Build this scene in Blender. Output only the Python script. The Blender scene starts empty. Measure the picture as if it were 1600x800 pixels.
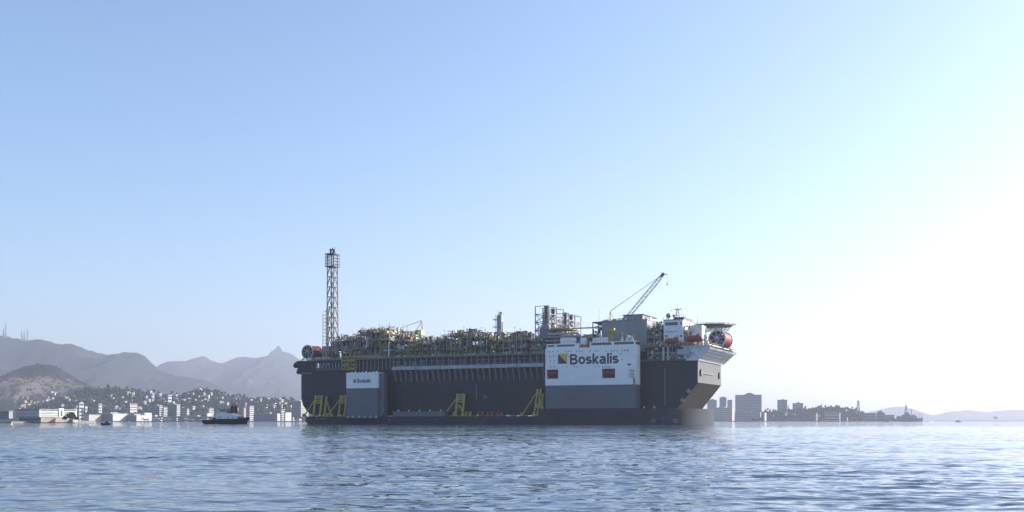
import bpy, bmesh, math, random
import numpy as np
from mathutils import Vector, Matrix, Euler

# ---------------------------------------------------------------- camera, sky, sun, exposure
SC = bpy.context.scene
COL = SC.collection
F_PX, HZ, CAM_H = 1640.0, 657.5, 2.2          # focal length and horizon of the 1600 x 800 photograph, eye height over the water

cam_d = bpy.data.cameras.new('camera')
cam = bpy.data.objects.new('camera', cam_d); COL.objects.link(cam)
cam.location = (0, 0, CAM_H); cam.rotation_euler = (math.radians(90), 0, 0)
cam_d.sensor_width = 36.0; cam_d.lens = 36.0 * F_PX / 1600.0
cam_d.shift_y = (HZ - 400.0) / 1600.0
cam_d.clip_start = 0.5; cam_d.clip_end = 80000
SC.camera = cam

SUN_AZ, SUN_EL = math.radians(72), math.radians(21)      # clockwise from the view direction, above the horizon
world = bpy.data.worlds.new('World'); SC.world = world; world.use_nodes = True
wn = world.node_tree.nodes; wl = world.node_tree.links
for n in list(wn): wn.remove(n)
wo = wn.new('ShaderNodeOutputWorld'); wb = wn.new('ShaderNodeBackground'); ws = wn.new('ShaderNodeTexSky')
ws.sky_type = 'NISHITA'; ws.sun_disc = False
ws.sun_elevation = SUN_EL; ws.sun_rotation = SUN_AZ
ws.altitude = 0; ws.air_density = 0.95; ws.dust_density = 1.9; ws.ozone_density = 3.6
wl.new(ws.outputs[0], wb.inputs[0]); wb.inputs[1].default_value = 0.094
wl.new(wb.outputs[0], wo.inputs[0])

sd = bpy.data.lights.new('sun', 'SUN'); sd.energy = 4.0; sd.angle = math.radians(0.53); sd.color = (1.0, 0.95, 0.87)
sun = bpy.data.objects.new('sun', sd); COL.objects.link(sun)
sdir = Vector((math.sin(SUN_AZ) * math.cos(SUN_EL), math.cos(SUN_AZ) * math.cos(SUN_EL), math.sin(SUN_EL)))
sun.rotation_euler = sdir.to_track_quat('Z', 'Y').to_euler(); sun.location = (300, 300, 400)

vs = SC.view_settings
vs.view_transform = 'Standard'; vs.look = 'None'; vs.exposure = 1.43; vs.gamma = 1.0; vs.use_curve_mapping = False
cy = SC.cycles
cy.max_bounces = 6; cy.diffuse_bounces = 2; cy.glossy_bounces = 3; cy.volume_bounces = 0; cy.transparent_max_bounces = 6
cy.use_denoising = True; cy.sample_clamp_indirect = 4.0; cy.use_adaptive_sampling = True; cy.adaptive_threshold = 0.02

HAZE_DENSITY, HAZE_COLOR, HAZE_ANISO = 7.0e-5, (0.75, 0.80, 1.0), 0.31

# ---------------------------------------------------------------- helpers
class MB:
    """collects boxes, bars and tubes; build() links them as one mesh object"""
    def __init__(self): self.v = []; self.f = []; self.sm = []
    def add(self, vs, fs, sm=False):
        o = len(self.v); self.v += [tuple(p) for p in vs]; self.f += [tuple(i + o for i in q) for q in fs]; self.sm += [sm] * len(fs); return self
    def box(self, x0, x1, y0, y1, z0, z1):
        return self.add([(x0,y0,z0),(x1,y0,z0),(x1,y1,z0),(x0,y1,z0),(x0,y0,z1),(x1,y0,z1),(x1,y1,z1),(x0,y1,z1)],
                        [(0,3,2,1),(4,5,6,7),(0,1,5,4),(1,2,6,5),(2,3,7,6),(3,0,4,7)])
    def bar(self, p, q, w, h=None):
        h = h or w; p = Vector(p); q = Vector(q); d = (q - p)
        if d.length < 1e-6: return self
        d.normalize(); up = Vector((0,0,1)) if abs(d.z) < .95 else Vector((1,0,0))
        a = d.cross(up).normalized() * (w/2); b = a.cross(d).normalized() * (h/2)
        return self.add([p-a-b,p+a-b,p+a+b,p-a+b,q-a-b,q+a-b,q+a+b,q-a+b],
                        [(0,1,2,3),(7,6,5,4),(0,4,5,1),(1,5,6,2),(2,6,7,3),(3,7,4,0)])
    def tube(self, p, q, r, n=8, r2=None, caps=True):
        r2 = r if r2 is None else r2; p = Vector(p); q = Vector(q); d = (q - p)
        if d.length < 1e-6: return self
        d.normalize(); up = Vector((0,0,1)) if abs(d.z) < .95 else Vector((1,0,0))
        a = d.cross(up).normalized(); b = d.cross(a).normalized(); vs = []
        for c, rr in ((p, r), (q, r2)):
            for i in range(n):
                t = 2*math.pi*i/n; vs.append(c + a*(rr*math.cos(t)) + b*(rr*math.sin(t)))
        self.add(vs, [(i, i+n, (i+1)%n+n, (i+1)%n) for i in range(n)], True)
        if caps:
            self.add(vs[:n], [tuple(range(n))]); self.add(vs[n:], [tuple(range(n-1,-1,-1))])
        return self
    def path(self, pts, r, n=6):
        for a, b in zip(pts, pts[1:]): self.tube(a, b, r, n, caps=False)
        return self
    def lathe(self, c, axis, prof, n=16, smooth=True):
        """prof: (distance along axis, radius)"""
        c = Vector(c); d = Vector(axis).normalized(); up = Vector((0,0,1)) if abs(d.z) < .95 else Vector((1,0,0))
        a = d.cross(up).normalized(); b = d.cross(a).normalized(); vs = []
        for h, r in prof:
            for i in range(n):
                t = 2*math.pi*i/n; vs.append(c + d*h + a*(r*math.cos(t)) + b*(r*math.sin(t)))
        fs = []
        for k in range(len(prof)-1):
            for i in range(n): fs.append((k*n+i, (k+1)*n+i, (k+1)*n+(i+1)%n, k*n+(i+1)%n))
        return self.add(vs, fs, smooth)
    def prism(self, poly, fn):
        """poly: 2-D outline; fn(u, v, t) -> point for t = 0 and 1"""
        n = len(poly); vs = [fn(u, v, 0) for u, v in poly] + [fn(u, v, 1) for u, v in poly]
        return self.add(vs, [tuple(range(n)), tuple(range(2*n-1, n-1, -1))] + [(i, i+n, (i+1)%n+n, (i+1)%n) for i in range(n)])
    def mesh(self, name, mat):
        me = bpy.data.meshes.new(name); me.from_pydata(self.v, [], self.f)
        me.polygons.foreach_set('use_smooth', self.sm)
        bm = bmesh.new(); bm.from_mesh(me); bmesh.ops.recalc_face_normals(bm, faces=bm.faces[:]); bm.to_mesh(me); bm.free()
        if mat: me.materials.append(mat)
        return me
    def build(self, name, mat, parent=None, label=None, kind=None):
        o = bpy.data.objects.new(name, self.mesh(name, mat)); COL.objects.link(o)
        if parent: o.parent = parent
        if label: o['label'] = label
        if kind: o['kind'] = kind
        return o

def link(name, me, parent=None, loc=None, rz=0.0, kind=None):
    o = bpy.data.objects.new(name, me); COL.objects.link(o)
    if parent: o.parent = parent
    if loc is not None: o.location = loc
    o.rotation_euler.z = rz
    if kind: o['kind'] = kind
    return o
def empty(name, loc=(0,0,0), rz=0.0, parent=None):
    o = bpy.data.objects.new(name, None); COL.objects.link(o); o.location = loc; o.rotation_euler = (0,0,rz)
    o.empty_display_size = 1
    if parent: o.parent = parent
    return o
def tag(o, label, cat, group=None):
    o['label'] = label; o['category'] = cat
    if group: o['group'] = group
    return o
def copy_tree(o, parent=None):
    c = o.copy(); COL.objects.link(c)
    if parent: c.parent = parent
    for ch in list(o.children):
        copy_tree(ch, c)
    return c
def W(px, py, d):
    """world point that lies d metres ahead where the photograph shows (px, py)"""
    return Vector(((px - 800) / F_PX * d, d, CAM_H + (HZ - py) / F_PX * d))

# ---- materials
def mat(name, col, rough=0.6, metal=0.0, var=0.18, scale=0.35, col2=None, streak=0.0, streak_col=(.16,.09,.05), bump=0.0, spec=0.5, seams=None):
    m = bpy.data.materials.new(name); m.use_nodes = True
    nt = m.node_tree; N = nt.nodes; L = nt.links
    b = N['Principled BSDF']; b.inputs['Roughness'].default_value = rough; b.inputs['Metallic'].default_value = metal
    b.inputs['Specular IOR Level'].default_value = spec
    tc = N.new('ShaderNodeTexCoord')
    no = N.new('ShaderNodeTexNoise'); no.inputs['Scale'].default_value = scale; no.inputs['Detail'].default_value = 6; no.inputs['Roughness'].default_value = .65
    L.new(tc.outputs['Object'], no.inputs['Vector'])
    c2 = col2 or tuple(c * (1 - var * 2.2) for c in col)
    mx = N.new('ShaderNodeMix'); mx.data_type = 'RGBA'
    mx.inputs['A'].default_value = (*[min(1, c * (1 + var)) for c in col], 1); mx.inputs['B'].default_value = (*c2, 1)
    rp = N.new('ShaderNodeValToRGB'); rp.color_ramp.elements[0].position = .35; rp.color_ramp.elements[1].position = .72
    L.new(no.outputs['Fac'], rp.inputs[0]); L.new(rp.outputs[0], mx.inputs['Factor'])
    out = mx.outputs['Result']
    if streak > 0:
        mp = N.new('ShaderNodeMapping'); mp.inputs['Scale'].default_value = (.55, .55, .045); L.new(tc.outputs['Object'], mp.inputs[0])
        n2 = N.new('ShaderNodeTexNoise'); n2.inputs['Scale'].default_value = 1.0; n2.inputs['Detail'].default_value = 8; n2.inputs['Roughness'].default_value = .7
        L.new(mp.outputs[0], n2.inputs['Vector'])
        r2 = N.new('ShaderNodeValToRGB'); r2.color_ramp.elements[0].position = .55; r2.color_ramp.elements[1].position = .8
        r2.color_ramp.elements[1].color = (streak, streak, streak, 1); L.new(n2.outputs['Fac'], r2.inputs[0])
        m2 = N.new('ShaderNodeMix'); m2.data_type = 'RGBA'; m2.inputs['B'].default_value = (*streak_col, 1)
        L.new(out, m2.inputs['A']); L.new(r2.outputs[0], m2.inputs['Factor']); out = m2.outputs['Result']
    if seams:
        # plating: weld seams every few metres, faintly different plates
        mp = N.new('ShaderNodeMapping'); mp.inputs['Rotation'].default_value = (math.radians(90), 0, 0); L.new(tc.outputs['Object'], mp.inputs[0])
        br = N.new('ShaderNodeTexBrick'); br.inputs['Scale'].default_value = 1.0; br.inputs['Brick Width'].default_value = seams[0]; br.inputs['Row Height'].default_value = seams[1]
        br.inputs['Mortar Size'].default_value = .05; br.inputs['Color1'].default_value = (1,1,1,1); br.inputs['Color2'].default_value = (seams[2],)*3 + (1,); br.inputs['Mortar'].default_value = (seams[3],)*3 + (1,)
        L.new(mp.outputs[0], br.inputs['Vector'])
        m3 = N.new('ShaderNodeMix'); m3.data_type = 'RGBA'; m3.blend_type = 'MULTIPLY'; m3.inputs['Factor'].default_value = 1
        L.new(out, m3.inputs['A']); L.new(br.outputs['Color'], m3.inputs['B']); out = m3.outputs['Result']
    L.new(out, b.inputs['Base Color'])
    if bump > 0:
        bp = N.new('ShaderNodeBump'); bp.inputs['Strength'].default_value = bump; bp.inputs['Distance'].default_value = .3
        L.new(no.outputs['Fac'], bp.inputs['Height']); L.new(bp.outputs[0], b.inputs['Normal'])
    return m

# ---- value noise for terrain and waves
_rng = np.random.RandomState(7); _lat = _rng.rand(512, 512)
def vnoise(x, y):
    xi = np.floor(x).astype(int); yi = np.floor(y).astype(int); fx = x - xi; fy = y - yi
    fx = fx*fx*(3-2*fx); fy = fy*fy*(3-2*fy); g = lambda a, b: _lat[a & 511, b & 511]
    return (g(xi,yi)*(1-fx)+g(xi+1,yi)*fx)*(1-fy) + (g(xi,yi+1)*(1-fx)+g(xi+1,yi+1)*fx)*fy
def fbm(x, y, o=5, gain=.5):
    s = np.zeros_like(x); a = 1.0; t = 0
    for k in range(o):
        s += a*vnoise(x*2**k+17*k, y*2**k+31*k); t += a; a *= gain
    return s/t
def grid_object(name, X, Y, Z, material, kind=None):
    r, c = X.shape; me = bpy.data.meshes.new(name)
    me.vertices.add(r*c); me.vertices.foreach_set('co', np.stack([X,Y,Z], -1).astype(np.float32).ravel())
    i = np.arange(r*c).reshape(r, c); q = np.stack([i[:-1,:-1], i[:-1,1:], i[1:,1:], i[1:,:-1]], -1).reshape(-1, 4)
    me.loops.add(q.size); me.loops.foreach_set('vertex_index', q.ravel().astype(np.int32))
    me.polygons.add(len(q)); me.polygons.foreach_set('loop_start', (np.arange(len(q))*4).astype(np.int32))
    me.polygons.foreach_set('use_smooth', np.ones(len(q), bool))
    me.update(calc_edges=True); me.validate(); me.materials.append(material)
    return link(name, me, kind=kind)

# ---------------------------------------------------------------- the sea
def sea_material():
    m = bpy.data.materials.new('sea_water'); m.use_nodes = True; nt = m.node_tree; N = nt.nodes; L = nt.links
    b = N['Principled BSDF']; b.inputs['Base Color'].default_value = (.060, .085, .125, 1); b.inputs['Roughness'].default_value = .03
    b.inputs['IOR'].default_value = 1.33
    tc = N.new('ShaderNodeTexCoord')
    def ns(scale, sx, sy, det):
        mp = N.new('ShaderNodeMapping'); mp.inputs['Scale'].default_value = (sx, sy, 1); mp.inputs['Rotation'].default_value = (0,0,math.radians(12)); L.new(tc.outputs['Object'], mp.inputs[0])
        n = N.new('ShaderNodeTexNoise'); n.inputs['Scale'].default_value = scale; n.inputs['Detail'].default_value = det; n.inputs['Roughness'].default_value = .55
        L.new(mp.outputs[0], n.inputs['Vector']); return n.outputs['Fac']
    prev = None
    # wind lanes: stretches of rougher and of slicker water
    mp = N.new('ShaderNodeMapping'); mp.inputs['Scale'].default_value = (.012, .035, 1); L.new(tc.outputs['Object'], mp.inputs[0])
    wn_ = N.new('ShaderNodeTexNoise'); wn_.inputs['Scale'].default_value = 1.0; wn_.inputs['Detail'].default_value = 3; L.new(mp.outputs[0], wn_.inputs['Vector'])
    lane = N.new('ShaderNodeMapRange'); lane.inputs['From Min'].default_value = .35; lane.inputs['From Max'].default_value = .65; L.new(wn_.outputs['Fac'], lane.inputs['Value'])
    for sc, sx, sy, det, st, di in ((.2, .45, 1.0, 4, .9, .8), (.7, .5, 1.0, 2, .9, .24), (2.6, .6, 1.0, 1, .6, .012)):
        bp = N.new('ShaderNodeBump'); bp.inputs['Distance'].default_value = di
        ms_ = N.new('ShaderNodeMath'); ms_.operation = 'MULTIPLY_ADD'; ms_.inputs[1].default_value = st*.65; ms_.inputs[2].default_value = st*.35
        L.new(lane.outputs[0], ms_.inputs[0]); L.new(ms_.outputs[0], bp.inputs['Strength'])
        L.new(ns(sc, sx, sy, det), bp.inputs['Height'])
        if prev: L.new(prev, bp.inputs['Normal'])
        prev = bp.outputs[0]
    L.new(prev, b.inputs['Normal'])
    return m
def build_sea():
    d = [14.0]
    while d[-1] < 520: d.append(d[-1] + max(.06, .0023*d[-1]))
    while d[-1] < 14600: d.append(d[-1]*1.06)
    d[-1] = 15400.0
    d = np.array([-400, -200, -80, -30, 0, 8] + d)
    u = np.linspace(-1, 1, 621)
    half = np.maximum(22, .62*np.maximum(d, 0)) + np.where(d < 8, 300, 0) + np.where(d > 520, (d-520)*.5, 0); half = np.minimum(half, 8900)
    X = half[:,None]*u[None,:]; ext = np.array([2, 6, 15, 40, 100, 260, 650, 1600.0])
    out = np.minimum(half[:,None] + ext[None,:]*(1 + np.maximum(d, 0)[:,None]/400), 8900 + ext[None,:]*.01)
    sp = np.maximum(np.gradient(d), half*2/len(u))[:,None]
    X = np.concatenate([-out[:,::-1], X, out], 1); Y = np.repeat(d[:,None], X.shape[1], 1)
    sp = sp + np.concatenate([np.full(8, 50.0), np.zeros(len(u)), np.full(8, 50.0)])[None,:]
    rng = np.random.RandomState(3); Z = np.zeros_like(X)
    for k in range(150):
        lam = .34*(3.6/.34)**rng.rand(); ang = rng.normal(math.radians(97), .6); kk = 2*math.pi/lam
        amp = .0098*lam/6.283*(0.5 + rng.rand())*min(1.0, (1.0/lam)**.5)
        fade = np.clip((lam/sp - 2.2)/2.0, 0, 1)
        ph = kk*(X*math.cos(ang) + Y*math.sin(ang)) + rng.rand()*6.283
        Z += amp*fade*(np.sin(ph) + .2*np.cos(2*ph))
    patch = .15 + 1.6*fbm(X/14, Y/22, 3)
    patch = patch*(1 + 1.5*np.exp(-((Y-63-.12*X)/4.5)**2)/(1+np.exp((X+13)/3)))      # a cat's-paw of wind
    Z *= patch*np.clip((520-Y)/200, 0, 1)*np.clip((Y+30)/30, 0, 1)
    return grid_object('sea', X, Y, Z, sea_material(), 'structure')
build_sea()

# ---------------------------------------------------------------- hills, shore and city
M = {}
def forest_material(name, rock=0.0, rock_scale=.004, centre=None, radius=None):
    m = mat(name, (.015,.024,.020), .95, var=.25, scale=.02, col2=(.006,.010,.009), spec=.1)
    nt = m.node_tree; N = nt.nodes; L = nt.links; b = N['Principled BSDF']
    src = b.inputs['Base Color'].links[0].from_socket
    tc = N.new('ShaderNodeTexCoord')
    mp = N.new('ShaderNodeMapping'); mp.inputs['Scale'].default_value = (1, 1, .35); L.new(tc.outputs['Object'], mp.inputs[0])
    no = N.new('ShaderNodeTexNoise'); no.inputs['Scale'].default_value = rock_scale; no.inputs['Detail'].default_value = 7; no.inputs['Roughness'].default_value = .6
    L.new(mp.outputs[0], no.inputs['Vector']); fac = no.outputs['Fac']
    if centre is not None:      # bare granite where the hill is quarried away
        vm = N.new('ShaderNodeVectorMath'); vm.operation = 'SUBTRACT'; vm.inputs[1].default_value = centre; L.new(tc.outputs['Object'], vm.inputs[0])
        v2 = N.new('ShaderNodeVectorMath'); v2.operation = 'DIVIDE'; v2.inputs[1].default_value = radius; L.new(vm.outputs[0], v2.inputs[0])
        ln = N.new('ShaderNodeVectorMath'); ln.operation = 'LENGTH'; L.new(v2.outputs[0], ln.inputs[0])
        ma = N.new('ShaderNodeMath'); ma.operation = 'SUBTRACT'; ma.inputs[0].default_value = 1.0; L.new(ln.outputs['Value'], ma.inputs[1])
        m2 = N.new('ShaderNodeMath'); m2.operation = 'MULTIPLY_ADD'; m2.inputs[1].default_value = .55; L.new(ma.outputs[0], m2.inputs[0]); L.new(fac, m2.inputs[2]); fac = m2.outputs[0]
    rp = N.new('ShaderNodeValToRGB'); rp.color_ramp.elements[0].position = .56; rp.color_ramp.elements[1].position = .64; L.new(fac, rp.inputs[0])
    rc = N.new('ShaderNodeMath'); rc.operation = 'MULTIPLY'; rc.inputs[1].default_value = rock; L.new(rp.outputs[0], rc.inputs[0])
    mx = N.new('ShaderNodeMix'); mx.data_type = 'RGBA'; mx.inputs['B'].default_value = (.17,.135,.12,1)
    L.new(src, mx.inputs['A']); L.new(rc.outputs[0], mx.inputs['Factor']); L.new(mx.outputs['Result'], b.inputs['Base Color'])
    return m

TERR = {}
def hill(name, prof, d, front, back, material, seed, nx=300, ny=90, rav=.35, lump=5.0, lump_size=22.0):
    """ridge whose crest stands d metres away; prof = crest line in (px, py) of the photograph"""
    px = np.array([p[0] for p in prof], float); py = np.array([p[1] for p in prof], float)
    xs = np.linspace(px[0], px[-1], nx); H = np.interp(xs, px, py)
    H = CAM_H + (HZ - H)/F_PX*d
    k = np.array([.25,.5,.25]); H = np.convolve(np.pad(H, 1, 'edge'), k, 'valid')
    v = np.concatenate([-np.linspace(1, 0, ny)[:-1], np.linspace(0, 1, ny//3)])
    X0 = (xs - 800)/F_PX*d
    Y = d + np.where(v < 0, v*front, v*back)[:,None] + np.zeros_like(X0)[None,:]
    X = X0[None,:]*(1 + .0*Y)
    warp = (fbm(X/(front*.35)+seed, Y/(front*.35), 3)-.5)*.30
    a = np.clip(np.abs(v)[:,None] + warp*np.minimum(1, np.abs(v)[:,None]*4)*np.clip((1-np.abs(v)[:,None])*3, 0, 1), 0, 1)
    g = (1-a)**1.15*(1+.25*a)
    rn = np.abs(fbm(X/(front*.22)+seed*3, Y/(front*.5)+seed, 4)-.5)*2
    Z = H[None,:]*np.clip(g - rav*rn*4*g*(1-g), 0, 1)
    Z = Z + (fbm(X/lump_size+seed, Y/lump_size, 3, .6)-.5)*2*lump*np.clip(Z/30, 0, 1)
    Z = np.where((a > .995), -3, Z)
    o = grid_object(name, X, Y, Z, material, 'structure')
    TERR[name] = (X, Y, Z, ny)
    return o

fm = forest_material('forest_far', .35, .0022)
hill('mountain_ridge', [(-260,560),(-120,534),(-40,526),(0,524),(8,525),(22,529),(30,530),(50,531),(66,530.5),(85,536),(95,537),(112,538),(130,544),(150,550),(160,553),(175,554),(190,551.5),(205,550),(215,551),(225,555),(232,562),(240,571),(250,578),(262,583),(285,589),(305,591),(322,594),(345,605),(362,614),(400,630),(450,645)], 8000, 3000, 1800, fm, 11, 420, 90, .6, 9, 40)
hill('mountain_ridge', [(180,600),(225,590),(262,580),(285,567),(300,560),(315,557),(322,558),(330,563),(340,566),(348,568),(355,565),(368,558),(385,557),(395,560),(405,559),(418,555),(427,552),(428.5,551.5),(430.5,545.5),(433,541.5),(436,540.8),(439,543.3),(441.5,549.5),(450,552),(458,554),(465,560),(480,565),(520,578),(600,598),(700,625),(800,650)], 12000, 3500, 2000, fm, 23, 620, 80, .5, 10, 60)
qc = W(22, 604, 4150)
fr = forest_material('forest_quarry', .55, .02, (qc.x, qc.y-60, qc.z), (190, 700, 62))
hill('quarry_hill', [(-180,640),(-110,622),(-60,606),(0,592),(20,580),(40,572),(60,569.5),(80,570),(95,575),(105,583),(120,592),(135,600),(160,610),(200,622),(260,640),(300,652)], 4500, 950, 900, fr, 5, 360, 110, .3, 5, 16)
fg = forest_material('forest_hillside', .25, .012)
hill('wooded_hillside', [(60,640),(100,622),(140,606),(160,607),(200,609),(220,613),(240,614),(260,618),(290,617),(310,611),(325,609),(345,615),(360,620),(385,622),(400,626),(420,624),(440,625),(460,628),(480,632),(560,640),(660,650),(720,655)], 3500, 600, 600, fg, 31, 520, 90, .25, 5, 14)
hill('wooded_hill', [(1165,652),(1185,645),(1200,643),(1225,641),(1240,641),(1255,640),(1270,637.5),(1285,636),(1300,635.5),(1320,637),(1335,640),(1345,645),(1356,650),(1375,655)], 3300, 160, 300, fg, 41, 260, 50, .15, 4, 11)
hill('far_hill', [(1290,652),(1335,648),(1370,641),(1400,635),(1420,637),(1440,646),(1460,649),(1480,644),(1500,642),(1515,640.5),(1530,643),(1545,644),(1567,641),(1600,640),(1640,643),(1720,636),(1850,630)], 12500, 1200, 900, fm, 51, 260, 40, .3, 8, 50)

land = mat('shore_ground', (.17,.16,.14), .9, var=.25, scale=.02)
stone = mat('sea_wall_stone', (.20,.185,.165), .9, var=.3, scale=.08)
def shore(name, poly, z, m):
    P = [W(px, HZ, d) for px, d in poly]
    MB().prism([(p.x, p.y) for p in P], lambda u, v, t: (u, v, -2 if t == 0 else z)).build(name, m, kind='structure')
shore('sea_wall', [(-220,1040),(20,1060),(136,1130),(150,1500),(-220,1500)], 1.6, stone)
shore('runway_ground', [(-300,1503),(120,1503),(137,2390),(560,2390),(900,2600),(900,3900),(-300,3900)], 1.9, stone)
shore('promenade', [(1085,3000),(1180,2950),(1392,2950),(1450,3080),(1460,3700),(1085,3700)], 1.8, stone)
shore('far_shore', [(1395,5200),(1720,4300),(1900,4300),(1900,12000),(1395,12000)], 2.2, land)

# ---- building materials
M['white_wall'] = mat('white_wall', (.38,.38,.38), .8, var=.06, scale=.1)
M['cream_wall'] = mat('cream_wall', (.33,.31,.27), .8, var=.1, scale=.1)
M['grey_wall'] = mat('grey_wall', (.24,.25,.27), .8, var=.1, scale=.1)
M['shade_blue_wall'] = mat('shade_blue_grey_wall', (.12,.14,.18), .7, var=.1, scale=.1)  # dark blue-grey: shade of the town's front walls put into the colour
M['pink_wall'] = mat('pink_wall', (.27,.20,.18), .8, var=.1, scale=.1)
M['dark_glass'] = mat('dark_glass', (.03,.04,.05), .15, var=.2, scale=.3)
M['haze_slab'] = mat('hazed_slab_wall', (.20,.23,.28), .8, var=.08, scale=.05)  # distant haze painted into the wall as a paler blue-grey
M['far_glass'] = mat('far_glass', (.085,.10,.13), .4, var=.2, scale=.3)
M['tile_roof'] = mat('tile_roof', (.24,.13,.09), .9, var=.2, scale=.4)
M['lattice_flare'] = mat('flare_lattice', (.17,.15,.12), .6, var=.15, scale=.5)
M['steel'] = mat('galvanised_steel', (.32,.33,.34), .55, .3, var=.15, scale=.4)
M['lattice_red'] = mat('lattice_paint', (.24,.24,.26), .7, var=.15, scale=.4)

def building(name, label, cat, px0, pxm, px1, ytop, d, wall, floors, yaw=22, ybase=None, wall2=None, group=None, cap=True, bands=True, roofmat=None, ends=False, glass='dark_glass'):
    """block with a shaded left front (px0..pxm) and a sunlit right end (pxm..px1)"""
    f = math.radians(yaw); base = W(pxm, HZ, d); z0 = 1.5 if ybase is None else W(0, ybase, d).z
    H = W(0, ytop, d).z - z0; w1 = max(4, (pxm-px0)*d/F_PX/math.cos(f)); w2 = max(5, (px1-pxm)*d/F_PX/math.sin(f))
    r = empty(name, (base.x, base.y, z0), -f)
    tag(r, label, cat, group)
    MB().box(-w1, 0, 0, w2, 0, H).build('wall', M[wall], r)
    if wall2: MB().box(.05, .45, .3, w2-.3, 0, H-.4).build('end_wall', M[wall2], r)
    fh = H/floors
    if bands:
        for k in range(floors):
            z = k*fh + fh*.38
            MB().box(-w1+1.2, -1.2, -.18, .1, z, z+fh*.42).build('window_band', M[glass], r)
            if w2 > 9 and ends: MB().box(-.1, .62, 1.4, w2-1.4, z, z+fh*.42).build('window_band', M[glass], r)
    rb = MB().box(-w1-.3, .7, -.4, w2+.3, H, H+.7); rf = rb.build('roof', M[roofmat or 'grey_wall'], r)
    if cap:
        MB().box(-w1*.62, -w1*.34, w2*.2, w2*.7, H+.702, H+3.4).build('roof_plant', M['grey_wall'], rf)
    return r
# academy block on the near island
M['bright_white'] = mat('bright_white_wall', (.66,.66,.65), .8, var=.05, scale=.1)
ac = building('academy_building', 'long white waterfront block with banded windows and a sunlit end wall', 'building', 12, 62, 92, 640, 1085, 'bright_white', 5, 24, 652.5, cap=False, ends=True)
w2 = 30*1085/F_PX/math.sin(math.radians(24))
acH = W(0, 640, 1085).z - W(0, 652.5, 1085).z
MB().box(-.2, 1.0, w2*.5, w2*.62, 0, acH+1.6).build('stair_tower', M['bright_white'], ac)
MB().box(.98, 1.08, w2*.53, w2*.59, 1.4, acH-.8).build('stair_window', M['dark_glass'], ac)
building('academy_wing', 'long low grey wing with window rows joined behind the white banded block', 'building', -40, 14, 16, 643, 1130, 'grey_wall', 4, 24, 654, cap=False)
building('podium_building', 'low brick podium building below the white banded waterfront block', 'building', 20, 63, 84, 652.2, 1075, 'grey_wall', 1, 24, 659.8, wall2='pink_wall', cap=False)
building('boathouse', 'low white boathouse beside the brick podium on the island shore', 'building', 84, 88, 101, 653.5, 1095, 'white_wall', 1, 24, 659.6, cap=False)
building('guard_house', 'small white stepped hut with stacked storeys beside the banded block', 'building', 91, 92, 95, 642.5, 1120, 'white_wall', 4, 24, 654, cap=False)
building('gate_house', 'tiny white hut on the sea wall beside dark trees', 'building', 113, 114, 118, 655.5, 1110, 'white_wall', 1, 24, 659.6, cap=False)

city = [ # name, label, px0, pxm, px1, ytop, d, wall, floors
 ('shed', 'cream two-step shed on the quay with bright white end wall', 130, 139, 149, 648, 2420, 'cream_wall', 2),
 ('hangar', 'wide hangar with door front painted shade-dark and end wall painted sunlit white', 149, 176, 188, 646.5, 2450, 'shade_blue_wall', 2),
 ('hangar', 'second hangar with front painted shade-dark beside the white-ended hangar', 189, 213, 223, 649, 2480, 'shade_blue_wall', 2),
 ('warehouse', 'long flat pale-roofed warehouse behind the two dark hangars', 141, 226, 232, 645.2, 2640, 'white_wall', 1),
 ('office_block', 'grey office block with tall white stair end above the hangars', 194, 203, 209, 631, 2800, 'shade_blue_wall', 7),
 ('terminal', 'long low airport terminal with dark glass front and pale roof line', 226, 340, 346, 651, 2700, 'shade_blue_wall', 2),
 ('terminal', 'low grey terminal wing ending beside the moored tug', 318, 362, 372, 648.5, 2900, 'grey_wall', 2),
 ('office_tower', 'slim white office tower above the parked red-tailed aeroplane', 255.5, 256, 259, 636, 2820, 'white_wall', 9),
 ('office_tower', 'white office tower with a low wing beside the tug', 325, 327, 331, 638, 2760, 'white_wall', 8),
 ('low_block', 'low white annex at the foot of the white office tower by the tug', 322, 324, 328, 646, 2750, 'white_wall', 2),
 ('portal_building', 'grey block framed by a white portal standing behind the apron', 286, 292, 294, 639, 2850, 'grey_wall', 5),
 ('apartment_block', 'blue-grey apartment slab with pale edge above the terminal roof', 262, 276, 279, 632, 3000, 'shade_blue_wall', 9),
 ('apartment_block', 'wide blue-grey block with white parapet below the hillside houses', 235, 249, 252, 634, 2980, 'shade_blue_wall', 8),
 ('apartment_block', 'pink-grey tower block standing right behind the tug mast', 372, 381, 383, 637.5, 2700, 'pink_wall', 7),
 ('apartment_block', 'white framed block with grey infill beside the pink-grey tower', 384, 390, 394, 634.5, 2720, 'grey_wall', 7),
 ('long_hangar', 'very long blue-grey shed with pale eaves reaching from the tug to the silo houses', 392, 433, 437, 646.5, 2600, 'shade_blue_wall', 2),
 ('silo_house', 'tall white silo-like house with stepped top beside the ship stern', 438, 440, 443, 640, 2560, 'white_wall', 5),
 ('silo_house', 'broad white silo-like house standing closest to the ship stern', 444, 446, 452, 644.5, 2540, 'white_wall', 3),
 ('tower_block', 'hazy blue-grey tower slab rising right behind the ship stern', 455, 470, 478, 627, 3050, 'shade_blue_wall', 12),
 ('tower_block', 'small white tower on the hillside above the long warehouse', 153.5, 154.5, 157, 631, 2900, 'white_wall', 6),
 ('tower_block', 'white narrow tower with red annex high on the wooded hillside', 262.5, 263, 266, 617, 3250, 'white_wall', 8),
 ('tower_block', 'pair-fronted white tower on the slope above the sea wall trees', 121, 124, 127.5, 630, 2880, 'white_wall', 5),
]
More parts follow.
